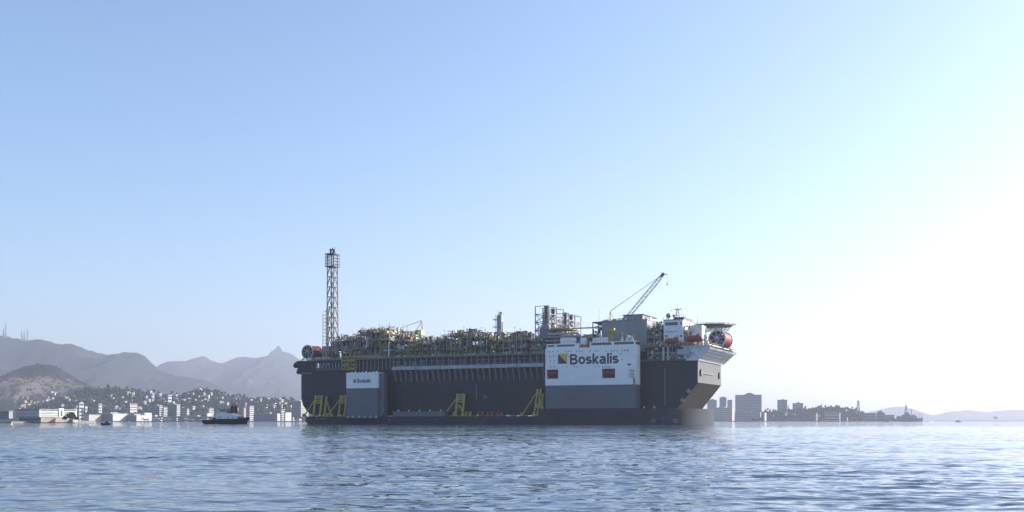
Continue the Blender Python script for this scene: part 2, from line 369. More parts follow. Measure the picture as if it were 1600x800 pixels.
for n, lab, a, b_, c, yt, d, w, fl in city:
    building(n, lab, n.replace('_', ' '), a, b_, c, yt, d, w, fl, bands=fl > 2, cap=(b_-a) > 12, wall2='white_wall' if w in ('shade_blue_wall', 'grey_wall') else None, ends=fl >= 5,
             ybase=None, roofmat='white_wall' if w == 'shade_blue_wall' else 'grey_wall')  # dark fronts and white ends paint in the shaded and sunlit sides
# right-hand city in the haze
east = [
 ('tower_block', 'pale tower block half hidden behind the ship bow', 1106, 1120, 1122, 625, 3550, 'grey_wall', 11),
 ('tower_block', 'tallest slim slab next to the ship bow', 1125, 1135, 1137, 621, 3500, 'haze_slab', 13),
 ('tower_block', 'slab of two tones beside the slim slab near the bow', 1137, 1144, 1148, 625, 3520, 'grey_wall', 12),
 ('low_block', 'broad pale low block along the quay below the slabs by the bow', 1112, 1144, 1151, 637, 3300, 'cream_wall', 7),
 ('office_slab', 'very wide blue-grey office slab with a small roof hump', 1152, 1190, 1192, 617, 3400, 'haze_slab', 16),
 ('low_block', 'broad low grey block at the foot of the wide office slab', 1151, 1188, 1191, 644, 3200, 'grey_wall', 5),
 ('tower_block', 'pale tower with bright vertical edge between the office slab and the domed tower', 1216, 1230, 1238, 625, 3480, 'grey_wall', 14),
 ('tower_block', 'shorter grey tower with stepped top at the edge of the wooded hill', 1240, 1255, 1257, 630, 3500, 'haze_slab', 11),
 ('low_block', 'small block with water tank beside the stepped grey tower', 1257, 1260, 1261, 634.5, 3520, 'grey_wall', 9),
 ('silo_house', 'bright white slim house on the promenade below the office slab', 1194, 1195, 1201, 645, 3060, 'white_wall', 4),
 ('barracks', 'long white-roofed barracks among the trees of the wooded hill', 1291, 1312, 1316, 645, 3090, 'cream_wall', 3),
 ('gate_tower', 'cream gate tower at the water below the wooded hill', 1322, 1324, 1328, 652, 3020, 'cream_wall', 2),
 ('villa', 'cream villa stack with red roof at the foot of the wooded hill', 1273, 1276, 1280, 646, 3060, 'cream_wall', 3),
 ('naval_store', 'grey naval store with arched roof near the moored warship', 1353, 1369, 1372, 645.5, 3060, 'haze_slab', 3),
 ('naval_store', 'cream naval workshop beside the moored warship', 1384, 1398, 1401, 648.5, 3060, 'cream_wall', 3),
 ('naval_store', 'domed grey naval hall between the store and the workshop', 1370, 1383, 1385, 645, 3080, 'haze_slab', 3),
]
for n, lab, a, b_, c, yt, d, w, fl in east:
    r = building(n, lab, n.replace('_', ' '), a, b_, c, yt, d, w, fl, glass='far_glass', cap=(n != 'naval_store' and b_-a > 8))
    if 'roof hump' in lab:
        w1 = 38*3400/F_PX
        MB().prism([(-w1*.72, H_) for H_ in (0,)] + [(-w1*.62, 5), (-w1*.5, 7), (-w1*.4, 5), (-w1*.3, 0)], lambda u, v, t: (u, 3+t*14, v + W(0,617,3400).z - 1.5 + .75)).build('roof_hump', M['shade_blue_wall'], r)
    if 'domed grey naval' in lab:
        w1 = 13*3080/F_PX; zz = W(0,645,3080).z - .8
        MB().lathe((-w1*.5, 4, zz), (0,0,1), [(0, 9), (2.5, 8.3), (4.5, 6), (5.8, 3), (6.2, 0)], 14).build('dome', M['shade_blue_wall'], r)

# ---- small houses on the slopes, copied from a few prototypes
def join_mesh(name, parts):
    me = bpy.data.meshes.new(name); v = []; f = []; mi = []; sm = []
    for k, (mb, m_) in enumerate(parts):
        o = len(v); v += mb.v; f += [tuple(i+o for i in q) for q in mb.f]; mi += [k]*len(mb.f); sm += mb.sm; me.materials.append(m_)
    me.from_pydata(v, [], f); me.polygons.foreach_set('material_index', mi); me.polygons.foreach_set('use_smooth', sm); return me
def house_mesh(name, w, l, h, wall, roof, gable=True):
    wb_ = MB().box(-w/2, w/2, -l/2, l/2, -6, h); rb_ = MB()
    if gable: rb_.prism([(-w/2-.5, h+.02), (w/2+.5, h+.02), (0, h+w*.3)], lambda u, v, t: (u, -l/2-.4 + t*(l+.8), v))
    else: rb_.box(-w/2-.2, w/2+.2, -l/2-.2, l/2+.2, h+.01, h+.6)
    win = MB()
    for k in (-1, 0, 1): win.box(k*w*.28-.8, k*w*.28+.8, -l/2-.06, -l/2+.02, h*.35, h*.7); win.box(w/2-.02, w/2+.06, k*l*.28-.8, k*l*.28+.8, h*.35, h*.7)
    return join_mesh(name, [(wb_, M[wall]), (rb_, M[roof]), (win, M['dark_glass'])])
hm = [('white_house', house_mesh('white_house', 12, 9, 7, 'white_wall', 'white_wall', False), 'white flat-roofed house', 'white flat-roofed houses'),
      ('cottage', house_mesh('cottage', 9, 13, 6, 'cream_wall', 'tile_roof'), 'cream house under a red tiled roof', 'red-roofed houses'),
      ('tall_house', house_mesh('tall_house', 8, 8, 15, 'white_wall', 'grey_wall', False), 'tall white block', 'tall white blocks'),
      ('brick_house', house_mesh('brick_house', 8, 8, 6, 'pink_wall', 'tile_roof', False), 'bare brick house with flat red roof', 'brick houses')]
rh = random.Random(12)
def spots(tname, n, boxes, dmin):
    """places on the front slope of a hill that fall inside the given parts of the view"""
    X, Y, Z, ny = TERR[tname]; X = X[:ny]; Y = Y[:ny]; Z = Z[:ny]
    px = 800 + F_PX*X/Y; py = HZ - F_PX*(Z-CAM_H)/Y; out = []
    top = np.minimum.accumulate(py, 0)
    vis = (py <= top + .6) & (Z > 2)
    for (x0, x1, y0, y1), share in boxes:
        idx = np.argwhere(vis & (px > x0) & (px < x1) & (py > y0) & (py < y1))
        if not len(idx): continue
        tries = 0; got = 0
        while got < share and tries < share*30:
            tries += 1; i, j = idx[rh.randrange(len(idx))]; p = (X[i,j], Y[i,j], Z[i,j])
            if all((p[0]-q[0])**2 + (p[1]-q[1])**2 > dmin**2 for q in out): out.append(p); got += 1
    return out
def put_house(k, p, s=1.0, where='on the slope'):
    n, me, lab, gr = hm[k]; lab = lab+' '+where; gr = gr+', '+where; o = link(n, me, loc=p, rz=-math.radians(rh.uniform(8, 42))); o.scale = (s, s, s*rh.uniform(.85, 1.2)); tag(o, lab, 'house', gr)
for p in spots('quarry_hill', 60, [((28,78,622,642), 44), ((60,100,608,630), 10), ((118,130,610,622), 2)], 9): put_house(rh.choice((3,3,3,1,0)), p, rh.uniform(.8,1.2), 'on the slope below the quarry')
for p in spots('wooded_hillside', 200, [((95,170,622,645), 22), ((170,270,614,645), 44), ((270,345,616,645), 32), ((300,335,610,626), 12), ((345,475,624,645), 46)], 13): put_house(rh.choice((0,0,0,0,1,2,3)), p, rh.uniform(.55,1.2), 'among trees on the hillside above the airfield')
for p in spots('wooded_hill', 10, [((1200,1345,640,655), 7)], 18): put_house(rh.choice((1,0)), p, rh.uniform(.7,1), 'on the hazy hill across the bay')
# ---- houses on the flat town behind the airfield
for k in range(110):
    d = rh.uniform(2700, 2950); px = rh.uniform(140, 470); p = W(px, HZ, d); p.z = 1.9
    n, me, lab, gr = hm[rh.choice((0,0,2,1))]; o = link('town_'+n, me, loc=p, rz=-math.radians(rh.uniform(10, 40))); s = rh.uniform(.4, 1.05); o.scale = (s*1.3, s, s*1.1)
    tag(o, {'white_house': 'white flat-roofed town house behind the airfield sheds', 'tall_house': 'tall white town block behind the airfield sheds', 'cottage': 'cream red-roofed town house behind the airfield sheds'}[n], 'house', 'town houses behind the airfield, ' + n.replace('_', ' '))

# ---- trees: single ones by the water and on the crests, a wood of clumps on the slopes
leafm = mat('leaf', (.034,.046,.032), .9, var=.2, scale=.6, col2=(.018,.026,.018), spec=.1)
barkm = mat('bark', (.09,.065,.045), .95, var=.25, scale=1.5)
def crown_mesh(name, rx, rz_, n, size, seed):
    R = random.Random(seed); mb = MB(); lob = [(R.uniform(-.6,.6)*rx, R.uniform(-.6,.6)*rx, R.uniform(-.45,.6)*rz_, R.uniform(.35,.6)) for _ in range(7)]
    for _ in range(n):
        lx, ly, lz, lr = R.choice(lob); t = R.uniform(0, 6.283); c = R.uniform(-1, 1); s = math.sqrt(1-c*c); rr = lr*R.uniform(.7, 1)
        p = Vector((lx + s*math.cos(t)*rx*rr, ly + s*math.sin(t)*rx*rr, lz + c*rz_*rr)); q = Euler((R.uniform(0,6), R.uniform(0,6), R.uniform(0,6))).to_matrix()
        a = q @ Vector((size*R.uniform(.6,1.3), 0, 0)); b = q @ Vector((0, size*R.uniform(.5,1), 0))
        mb.add([p-a, p+b, p+a, p-b], [(0,1,2,3)])
    return mb.mesh(name, leafm)
tp = []
for k in range(4):
    H_ = 9 + k*1.5; tm = MB().tube((0,0,-1), (0.2,0,H_*.5), .38, 7, .24)
    for a in range(4): tm.tube((.1,0,H_*.34), (math.cos(a*1.7+k)*2, math.sin(a*1.7+k)*2, H_*.66), .16, 5, .07)
    tp.append((tm.mesh('trunk', barkm), crown_mesh('crown', 3.9+.4*k, H_*.36, 260, .75, k+50), H_))
def tree(p, k, s, label, group, name='broadleaf_tree'):
    r = empty(name, p, rh.uniform(0, 6)); r.scale = (s, s, s); tag(r, label, 'tree', group)
    link('trunk', tp[k][0], r); link('crown', tp[k][1], r, (0, 0, tp[k][2]*.66)); return r
for px, d, s in ((101,1085,.7),(104,1090,.85),(108,1080,1.0),(110.5,1095,1.15),(113,1085,1.1),(116,1092,.95),(119,1100,.8)):
    p = W(px, HZ, d); p.z = 1.5; tree(p, rh.randrange(4), s*.75, 'dark leafy tree in the clump on the island beside the white block', 'trees on the island')
for px in (1196,1199,1204,1209,1247,1283,1290,1298,1306,1312,1331,1338):
    X, Y, Z, ny = TERR['wooded_hill']; j = np.argmin(np.abs(800+F_PX*X[ny-1]/Y[ny-1]-px)); p = (X[ny-1,j], Y[ny-1,j], Z[ny-1,j]-1); tree(p, rh.randrange(4), rh.uniform(.6,.95), 'tree standing on the crest of the hazy wooded hill', 'trees on the hazy crest')
X, Y, Z, ny = TERR['wooded_hillside']
for k in range(60):
    px = rh.uniform(140, 470); j = np.argmin(np.abs(800+F_PX*X[ny-1]/Y[ny-1]-px)); p = (X[ny-1,j], Y[ny-1,j]-2, Z[ny-1,j]-1.5); tree(p, rh.randrange(4), rh.uniform(.7,1.25), 'tree breaking the crest of the hillside above the town', 'trees on the town crest')
p = W(1556, HZ, 5400); p.z = 2; tree(p, 2, 2.0, 'large lone umbrella-shaped tree on the far low shore', None, 'umbrella_tree')
def wood(name, label, tname, n, seed, s0, s1, boxes=None):
    R = np.random.RandomState(seed); X, Y, Z, ny = TERR[tname]; i = R.randint(2, ny, n); j = R.randint(2, X.shape[1]-2, n); ok = Z[i,j] > 3; i, j = i[ok], j[ok]; n = len(i)
    base = np.array([(1,0,0),(-1,0,0),(0,1,0),(0,-1,0),(0,0,1),(0,0,-1)], float); fc = np.array([(0,2,4),(2,1,4),(1,3,4),(3,0,4),(2,0,5),(1,2,5),(3,1,5),(0,3,5)])
    s = R.uniform(s0, s1, (n,1,1)); V = base[None]*s*R.uniform(.6,1.3,(n,6,1)); a = R.rand(n)*6.28; c, sn = np.cos(a)[:,None], np.sin(a)[:,None]
    V = np.stack([V[...,0]*c - V[...,1]*sn, V[...,0]*sn + V[...,1]*c, V[...,2]], -1) + np.stack([X[i,j]+R.uniform(-6,6,n), Y[i,j]+R.uniform(-6,6,n), Z[i,j]+s[:,0,0]*.5], -1)[:,None]
    F = (fc[None] + (np.arange(n)*6)[:,None,None]).reshape(-1,3); me = bpy.data.meshes.new(name); me.from_pydata(V.reshape(-1,3).tolist(), [], F.tolist()); me.materials.append(leafm)
    o = link(name, me, kind='stuff'); tag(o, label, 'woodland')
wood('woodland', 'dark woodland covering the slopes among the hillside houses', 'wooded_hillside', 7000, 1, 2.0, 7.0)
wood('woodland', 'scrubby woodland on the quarry hill above the brick houses', 'quarry_hill', 4200, 2, 2.2, 5.0)
wood('woodland', 'hazy woodland covering the low hill across the bay', 'wooded_hill', 1500, 3, 2.2, 4.5)

# ---- masts on the ridge, lattice tower across the bay
def lattice(r, h, w0, w1, n, t, matk, names=('leg', 'bracing')):
    for sx in (-1,1):
        for sy in (-1,1): MB().bar((sx*w0/2, sy*w0/2, 0), (sx*w1/2, sy*w1/2, h), t).build(names[0], matk, r)
    b = MB()
    for k in range(n):
        za, zb = h*k/n, h*(k+1)/n; wa = (w0+(w1-w0)*k/n)/2; wb2 = (w0+(w1-w0)*(k+1)/n)/2
        C = [(-1,-1),(1,-1),(1,1),(-1,1)]
        for a in range(4):
            p, q = C[a], C[(a+1)%4]
            b.bar((p[0]*wa,p[1]*wa,za), (q[0]*wb2,q[1]*wb2,zb), t*.6); b.bar((q[0]*wa,q[1]*wa,za), (p[0]*wb2,p[1]*wb2,zb), t*.6); b.bar((p[0]*wb2,p[1]*wb2,zb), (q[0]*wb2,q[1]*wb2,zb), t*.6)
    b.build(names[1], matk, r)
for px, ytop, ybase, lab in ((5.5, 511, 525.5, 'short hazy lattice radio mast on the ridge top'), (8.8, 499, 526, 'tallest hazy radio mast on the ridge top'), (34, 513, 531, 'thin hazy radio mast left of the paired masts on the ridge'), (38, 513, 531.5, 'shorter of the paired hazy masts on the ridge'), (43, 508.5, 531.5, 'taller of the paired hazy masts on the ridge')):
    a = W(px, ybase, 7950); b = W(px, ytop, 7950); r = empty('radio_mast', (a.x, a.y, a.z-12)); tag(r, lab, 'radio mast', 'radio masts on the ridge')
    h = b.z-a.z+12; lattice(r, h*.75, 11, 4.5, 8, 1.1, M['lattice_red']); MB().tube((0,0,h*.75), (0,0,h), .9, 6, .5).build('antenna', M['lattice_red'], r)
a = W(1341, 646, 3150); b = W(1341, 623, 3150); r = empty('lattice_tower', (a.x, a.y, a.z-4)); tag(r, 'pale lattice tower with platform at the end of the wooded hill', 'tower')
h = b.z-a.z+4; lattice(r, h*.88, 10, 3.2, 6, .75, M['lattice_red']); MB().box(-3.4,3.4,-3.4,3.4,h*.8,h*.83).build('platform', M['lattice_red'], r); MB().tube((0,0,h*.88),(0,0,h),.4,6,.2).build('antenna', M['lattice_red'], r)

# ---------------------------------------------------------------- heavy-lift ship (local x along the ship, y away from the viewer, z up)
SHIP_ORG = Vector((-139.6, 694.0, 0.0)); SHIP_YAW = math.atan2(116, 249.6)
_ca, _sa = math.cos(SHIP_YAW), math.sin(SHIP_YAW)
def at(px, py, y):
    """(x, z) on the ship's lengthwise plane y that the photograph shows at (px, py)"""
    u = (px-800)/F_PX; t = (y + SHIP_ORG.x*_sa + SHIP_ORG.y*_ca)/(u*_sa + _ca)
    return ((t*u-SHIP_ORG.x)*_ca - (t-SHIP_ORG.y)*_sa, CAM_H + t*(HZ-py)/F_PX)
def sx_(px, y): return at(px, 0, y)[0]
def zz_(px, py, y): return at(px, py, y)[1]

M['ship_hull'] = mat('dark_ship_hull', (.032,.039,.053), .8, spec=.25, var=.12, scale=.08, streak=.35, streak_col=(.10,.085,.075), seams=(9, 2.6, .93, .8))
M['ship_grey'] = mat('grey_ship_paint', (.098,.118,.148), .5, var=.07, scale=.06, streak=.45, streak_col=(.085,.08,.08), seams=(8, 2.8, .92, .75))
M['ship_white'] = mat('white_ship_paint', (.82,.82,.82), .45, var=.03, scale=.06, streak=.3, streak_col=(.5,.45,.40), seams=(8, 2.8, .95, .82))
M['navy_letters'] = mat('navy_lettering', (.012,.020,.045), .5, var=.05)
M['white_letters'] = mat('white_lettering', (.20,.21,.23), .6, var=.2, scale=2)
M['logo_yellow'] = mat('logo_yellow', (.62,.44,.03), .5, var=.05)
M['deck_green'] = mat('deck_paint', (.10,.12,.11), .8, var=.25, scale=.3)
M['dark_void'] = mat('dark_recess', (.03,.032,.038), .7, var=.2)
M['yellow'] = mat('yellow_paint', (.40,.30,.045), .5, var=.1, scale=.8, streak=.4, streak_col=(.24,.14,.03))
M['orange'] = mat('orange_paint', (.25,.075,.03), .5, var=.15, scale=.8)
M['boat_orange'] = mat('lifeboat_orange', (.21,.032,.02), .4, var=.1, scale=.6)
M['fpso_hull'] = mat('navy_hull', (.006,.010,.025), .45, spec=.3, var=.15, scale=.06, streak=.6, streak_col=(.05,.05,.06), seams=(11, 3.0, .75, .45))
M['bow_sheen'] = mat('sheen_bow_plating', (.075,.077,.083), .65, spec=.3, var=.12, scale=.12, streak=.5, streak_col=(.09,.065,.05), seams=(7, 2.5, .95, .85))  # paler grey than the hull: sunlit sheen of the bow face painted in
M['rake_plate'] = mat('raked_bow_plating', (.020,.018,.018), .85, spec=.15, var=.25, scale=.10, streak=.4, streak_col=(.06,.036,.025))
M['steel_grey'] = mat('steel_grey', (.19,.205,.23), .55, var=.15, scale=.3)
M['steel_pale'] = mat('pale_steel', (.36,.38,.40), .55, var=.12, scale=.3)
M['steel_dark'] = mat('dark_steel', (.055,.06,.07), .6, var=.2, scale=.4)
M['pipe_silver'] = mat('silver_pipe', (.46,.45,.43), .4, .35, var=.12, scale=.6)
M['pipe_tan'] = mat('tan_pipe', (.40,.28,.13), .55, var=.2, scale=.6)
M['pipe_green'] = mat('green_grey_pipe', (.11,.15,.13), .55, var=.15, scale=.6)
M['platform_pale'] = mat('pale_platform_paint', (.58,.60,.62), .5, var=.08, scale=.2, streak=.3, streak_col=(.3,.27,.24))
M['heli_brown'] = mat('helideck_paint', (.13,.11,.095), .7, var=.15, scale=.3)
M['rust_brown'] = mat('rust_brown', (.13,.085,.05), .7, var=.25, scale=.8)
M['bracket_grey'] = mat('bracket_grey', (.25,.27,.31), .55, var=.15, scale=.4)
M['panel_grey'] = mat('grey_cladding', (.235,.245,.26), .55, var=.06, scale=.1, streak=.2, streak_col=(.18,.16,.15))
M['hose_red'] = mat('hose_red', (.26,.055,.032), .6, var=.2, scale=1.2)
M['white_paint'] = mat('white_topside_paint', (.76,.76,.75), .5, var=.05, scale=.3, streak=.15, streak_col=(.45,.38,.3))

def loft(sections, mb=None):
    """rectangular cross-sections (x, y0, y1, z0, z1)"""
    mb = mb or MB(); vs = []
    for s, y0, y1, z0, z1 in sections: vs += [(s,y0,z0),(s,y1,z0),(s,y1,z1),(s,y0,z1)]
    n = len(sections); fs = [(0,1,2,3), (4*n-1,4*n-2,4*n-3,4*n-4)]
    for k in range(n-1):
        for a in range(4): fs.append((4*k+a, 4*k+4+a, 4*k+4+(a+1)%4, 4*k+(a+1)%4))
    return mb.add(vs, fs)
def text_part(name, body, size, width, loc, material, parent, bold=.0, rot=(math.radians(90),0,0)):
    cu = bpy.data.curves.new(name, 'FONT'); cu.body = body; cu.size = size; cu.extrude = .03; cu.offset = bold
    tmp = bpy.data.objects.new(name, cu); COL.objects.link(tmp); dg = bpy.context.evaluated_depsgraph_get()
    me = bpy.data.meshes.new_from_object(tmp.evaluated_get(dg)); bpy.data.objects.remove(tmp)
    xs = [v.co.x for v in me.vertices]; x0, x1 = min(xs), max(xs); k = width/(x1-x0)
    for v in me.vertices: v.co.x = (v.co.x-x0)*k
    me.materials.clear(); me.materials.append(material)
    o = link(name, me, parent, loc); o.rotation_euler = rot; return o
def boskalis_letters(x0, x1, z0, cap, y, material, parent):
    """the word in a bold grotesque: every letter its own flat plate, drawn as thick strokes in units of cap height"""
    st = .2; xh = .74; letters = []
    def arc(cx, cz, rx, rz_, a0, a1, n=14): return [(cx+rx*math.cos(math.radians(a0+(a1-a0)*k/n)), cz+rz_*math.sin(math.radians(a0+(a1-a0)*k/n))) for k in range(n+1)]
    def S(): h = xh/2-st*.42; return arc(.25, xh-st/2-h*.46, .17, h*.46, 25, 270, 12) + arc(.25, st/2+h*.46, .19, h*.46, 90, -155, 12)
    bowl_u = [(.1,1-st*.45)] + arc(.33, 1-st*.45-.19, .2, .19, 90, -90, 10) + [(.1,1-st*.45-.38)]
    bowl_l = [(.1,.08+.415)] + arc(.35, .08+.2075, .23, .2075, 90, -90, 10) + [(.1,.08)]
    o_ = arc(.3, xh/2, .2, xh/2-st*.46, 0, 360, 22)
    a_ = arc(.27, xh-st*.46-.12, .17, .125, 165, 0, 10) + [(.44,.0)]
    a2 = [(.44,.42),(.3,.4)] + arc(.24, .22, .15, .15, 90, 290, 10) + [(.36,.12),(.44,.22)]
    W_ = {'B': (.68, [[(.1,0),(.1,1)], bowl_u, bowl_l]), 'o': (.6, [o_]), 's': (.52, [S()]), 'k': (.56, [[(.1,0),(.1,1)], [(.14,.26),(.46,xh)], [(.22,.36),(.48,0)]]), 'a': (.58, [a_, a2]), 'l': (.22, [[(.11,0),(.11,1)]]), 'i': (.22, [[(.11,0),(.11,xh)], [(.11,.84),(.11,1.0)]])}
    tot = sum(W_[c][0] for c in 'Boskalis'); k = (x1-x0)/(tot*cap); x = x0
    for c in 'Boskalis':
        w, strokes = W_[c]; mb = MB(); n_ = 0
        for pl in strokes:
            P = [Vector((p[0]*cap*k, p[1]*cap)) for p in pl]; L_, R_ = [], []
            for i, p in enumerate(P):
                if (P[0]-P[-1]).length < 1e-6 and len(P) > 3: d = (P[(i+1) % (len(P)-1)]-P[(i-1) % (len(P)-1)])
                else: d = P[min(i+1, len(P)-1)]-P[max(i-1, 0)]
                d.normalize(); nn = Vector((-d.y, d.x))*(st*cap*.5); L_.append(p+nn); R_.append(p-nn)
            off = y-.015-.004*n_; n_ += 1
            mb.add([(q.x, off, q.y) for q in L_] + [(q.x, off, q.y) for q in R_], [(i, i+1, len(P)+i+1, len(P)+i) for i in range(len(P)-1)])
        o = mb.build('letter', material, parent); o.location = (x, 0, z0); x += w*cap*k
def panel_wall(mb, x0, x1, z0, z1, y0, y1, holes):
    """slab x0..x1, z0..z1, y0..y1 with rectangular openings (hx0, hx1, hz0, hz1)"""
    xs = sorted({x0, x1, *[h[0] for h in holes], *[h[1] for h in holes]}); zs = sorted({z0, z1, *[h[2] for h in holes], *[h[3] for h in holes]})
    for a, b in zip(xs, xs[1:]):
        for c, d in zip(zs, zs[1:]):
            if not any(h[0] <= (a+b)/2 <= h[1] and h[2] <= (c+d)/2 <= h[3] for h in holes): mb.box(a, b, y0, y1, c, d)
    return mb

van = empty('heavy_lift_ship', SHIP_ORG, -SHIP_YAW)
tag(van, 'very long low dark heavy-lift ship with two white-topped side casings, carrying the production vessel', 'ship')
DECK = 5.0
BOW0, BOW1 = 240.0, 266.0
def bow_y(x):
    """near-side y of the rounded bow at station x"""
    t = min(1.0, max(0.0, (x-BOW0)/(BOW1-BOW0))); return 35 - 35*max(.0, 1-t**2.3)**.5
bst = [BOW0] + [BOW0+(BOW1-BOW0)*math.sin(k/26*math.pi/2) for k in range(1, 26)] + [BOW1-.02]
hull = loft([(0,6,64,2.6,4.4),(2,2.5,67.5,1.6,4.8),(6,.6,69.4,-.6,DECK),(12,0,70,-3,DECK)] + [(x, bow_y(x), 70-bow_y(x), -3, DECK) for x in bst]).build('hull', M['ship_hull'], van)
side = [233.5, 236, 240, 243, 246, 249, 251.5, 254]
loft([(x, bow_y(x)+.05, 7.4, DECK+.01, 9.3) for x in side]).build('bulwark', M['ship_hull'], van)
loft([(x, 62.6, 70-bow_y(x)-.05, DECK+.01, 9.3) for x in side]).build('bulwark', M['ship_hull'], van)
loft([(x, bow_y(x)+.05, 70-bow_y(x)-.05, DECK+.01, 9.1) for x in [254.02] + [x for x in bst if x > 254.3]]).build('bow_bulwark', M['ship_hull'], van)
MB().box(70.5, 108, .6, 5.5, DECK+.01, 8.0).build('deck_step', M['ship_grey'], van)
MB().box(6, 233, .4, 69.6, DECK+.004, DECK+.03).build('deck_plating', M['deck_green'], van)
for s in np.arange(20, 226, 7.2):
    if not 36 < s < 68: MB().box(s, s+3.4, 7.2, 9.2, DECK+.03, DECK+.62).build('cribbing_block', M['pipe_tan'], van)
for s in list(np.arange(74, 110, 7.6)) + [8, 14, 30, 130, 150, 168, 236, 242]:
    z = 8.0 if 70 < s < 109 else (9.3 if s > 233 else DECK+.03)
    MB().tube((s,1.6,z), (s,1.6,z+1.1), .35, 8).box(s-.6, s+.6, 1.3, 1.9, z+.75, z+.95).build('bollard', M['white_paint'], van)
# big forward casing
s0, s1 = sx_(852, -4), sx_(993, -4)
zt = zz_(922, 542.5, -4); zm = zz_(922, 601.5, -4)
h1 = (*[sx_(p, -4) for p in (854, 872)], zz_(863, 592, -4), zz_(863, 577.5, -4)); h2 = (*[sx_(p, -4) for p in (940.5, 961)], zz_(951, 591, -4), zz_(951, 576, -4))
cb = panel_wall(MB(), s0, s1, zm, zt, -4, -1, [h1, h2]); cb.box(s0+.01, s1-.01, -1, 4.5, zm, zt)
cas = cb.build('casing', M['ship_white'], van, 'white upper casing with navy lettering and two lifeboat recesses')
MB().box(s0+.02, s1-.02, -3.98, 4.48, 9.4, zm-.01).build('lower_plating', M['ship_grey'], cas)
loft([(s0-6,-.2,4.4,-3,9.38),(s0+.5,-3.96,4.4,-3,9.38),(s1+.1,-3.96,4.4,-3,9.38),(s1+3,-.2,4.4,-3,9.38)]).build('hull_sponson', M['ship_hull'], cas)
for h in (h1, h2): MB().box(h[0]+.02, h[1]-.02, -1.06, -1.004, h[2]+.02, h[3]-.02).build('recess_back', M['dark_void'], cas); MB().box(h[0]+.1, h[1]-.1, -3.9, -1.1, h[2]+.01, h[2]+.35).build('recess_shelf', M['steel_grey'], cas)
lx0, lx1 = sx_(872, -4.05), sx_(886, -4.05); lz0, lz1 = zz_(879, 568.2, -4.05), zz_(879, 553.2, -4.05)
MB().box(lx0, lx1, -4.06, -4.004, lz0, lz1).build('emblem_square', M['navy_letters'], cas)
MB().prism([(lx0+.25, lz1), (lx1, lz1), (lx1, lz0+.25)], lambda u, v, t: (u, -4.11+t*.045, v)).build('emblem_triangle', M['logo_yellow'], cas)
tx0, tx1 = sx_(890, -4.05), sx_(967, -4.05); bz = zz_(928, 568.6, -4.05); caph = zz_(928, 552.3, -4.05) - bz
boskalis_letters(tx0, tx1, bz, caph, -4.0, M['navy_letters'], cas)
ph = MB().tube((0,-.05,0),(0,.05,0),.34,8).mesh('porthole', M['dark_glass'])
prs = [(858,549.5),(864,549.2),(872,549)] + [(880+4.2*k,548.8-.03*k) for k in (1,2,3,5,6,7,10,12,13,16,18,19,20,22,23,24)] + [(859,557),(865,556.6),(860,564),(866,563.8),(861,573.0),(866,572.7),(886,573.3),(897,573.3),(902,573.2)] + [(930+2.9*k,573.2) for k in (0,2,4,5,6,7,8)] + [(886,552),(888,557),(970,552),(972,561),(977,547),(981,547)]
for p in prs:
    x, z = at(p[0], p[1], -4.02); link('porthole', ph, cas, (x, -4.02, z))
x, z = at(983, 569.5, -4.02); MB().box(x-1.1, x+1.1, -4.07, -3.99, z-.5, z+.5).build('window', M['dark_glass'], cas)
x, z = at(992, 596, -4.02); MB().box(x-1.0, x+.2, -4.07, -3.99, z-2.2, z+1.8).build('door', M['steel_grey'], cas)
for py in (578, 584, 588.5): x, z = at(990, py, -4.2); MB().box(x-2.2, x+.8, -5.2, -4.0, z-.2, z+.1).bar((x-2.2,-5.1,z+1.2),(x+.8,-5.1,z+1.2),.12).bar((x-2.2,-5.1,z),(x-2.2,-5.1,z+1.2),.1).build('side_balcony', M['steel_pale'], cas)
# bridge deck on top of the casing
pz = zt + 3.0
bd = MB().box(s0+.5, s0+21, -3.4, 4.2, zt+.01, zt+2.6).box(s0+27.5, s1-.4, -3.4, 4.2, zt+.01, pz).box(s0+21, s0+27.5, -1.8, 4.2, zt+.01, zt+1.2).build('bridge_deck', M['ship_white'], cas)
for a, b in ((1.2,5.4),(7,18.2)): MB().box(s0+a, s0+b, -3.46, -3.39, zt+.9, zt+2.0).build('window_band', M['dark_glass'], cas)
for a, b in ((28.5,40.8),(42.4,s1-s0-1.2)): MB().box(s0+a, s0+b, -3.46, -3.39, zt+1.1, zt+2.5).build('window_band', M['dark_glass'], cas)
MB().box(s1-.42, s1+.06, -2.6, 3.4, zt+1.1, zt+2.5).build('window_band', M['dark_glass'], cas)
for a, b, y0, y1, zb, hh in ((8.5,16.5,-1.5,3.8,2.62,3.6), (28.4,38,-1.2,3.6,3.02,2.6), (20.8,23.5,-1,3,1.22,4.6)):
    MB().box(s0+a, s0+b, y0, y1, zt+zb, zt+zb+hh).build('deckhouse', M['white_paint'], cas)
MB().box(s0+21.4, s0+27.3, -3.2, -2.0, zt+.02, zt+.9).bar((s0+19.5,-2.6,zt+2.2),(s0+27,-2.6,zt+.8),.5,.4).bar((s0+19.5,-2.6,zt+.6),(s0+27,-2.6,zt+2.0),.3).build('gangway', M['hose_red'], cas)
rl = MB()
for k in range(30):
    x = s0+.7+k*(s1-s0-1.4)/29; zb = pz if k > 14 else zt+2.6
    rl.bar((x,-3.3,zb),(x,-3.3,zb+1.1),.09)
rl.bar((s0+27.6,-3.3,pz+1.1),(s1-.5,-3.3,pz+1.1),.09).bar((s0+.6,-3.3,zt+3.7),(s0+20.9,-3.3,zt+3.7),.09)
rl.build('handrail', M['hose_red'], cas, kind='stuff')
dm = MB(); xd = sx_(983, 0)
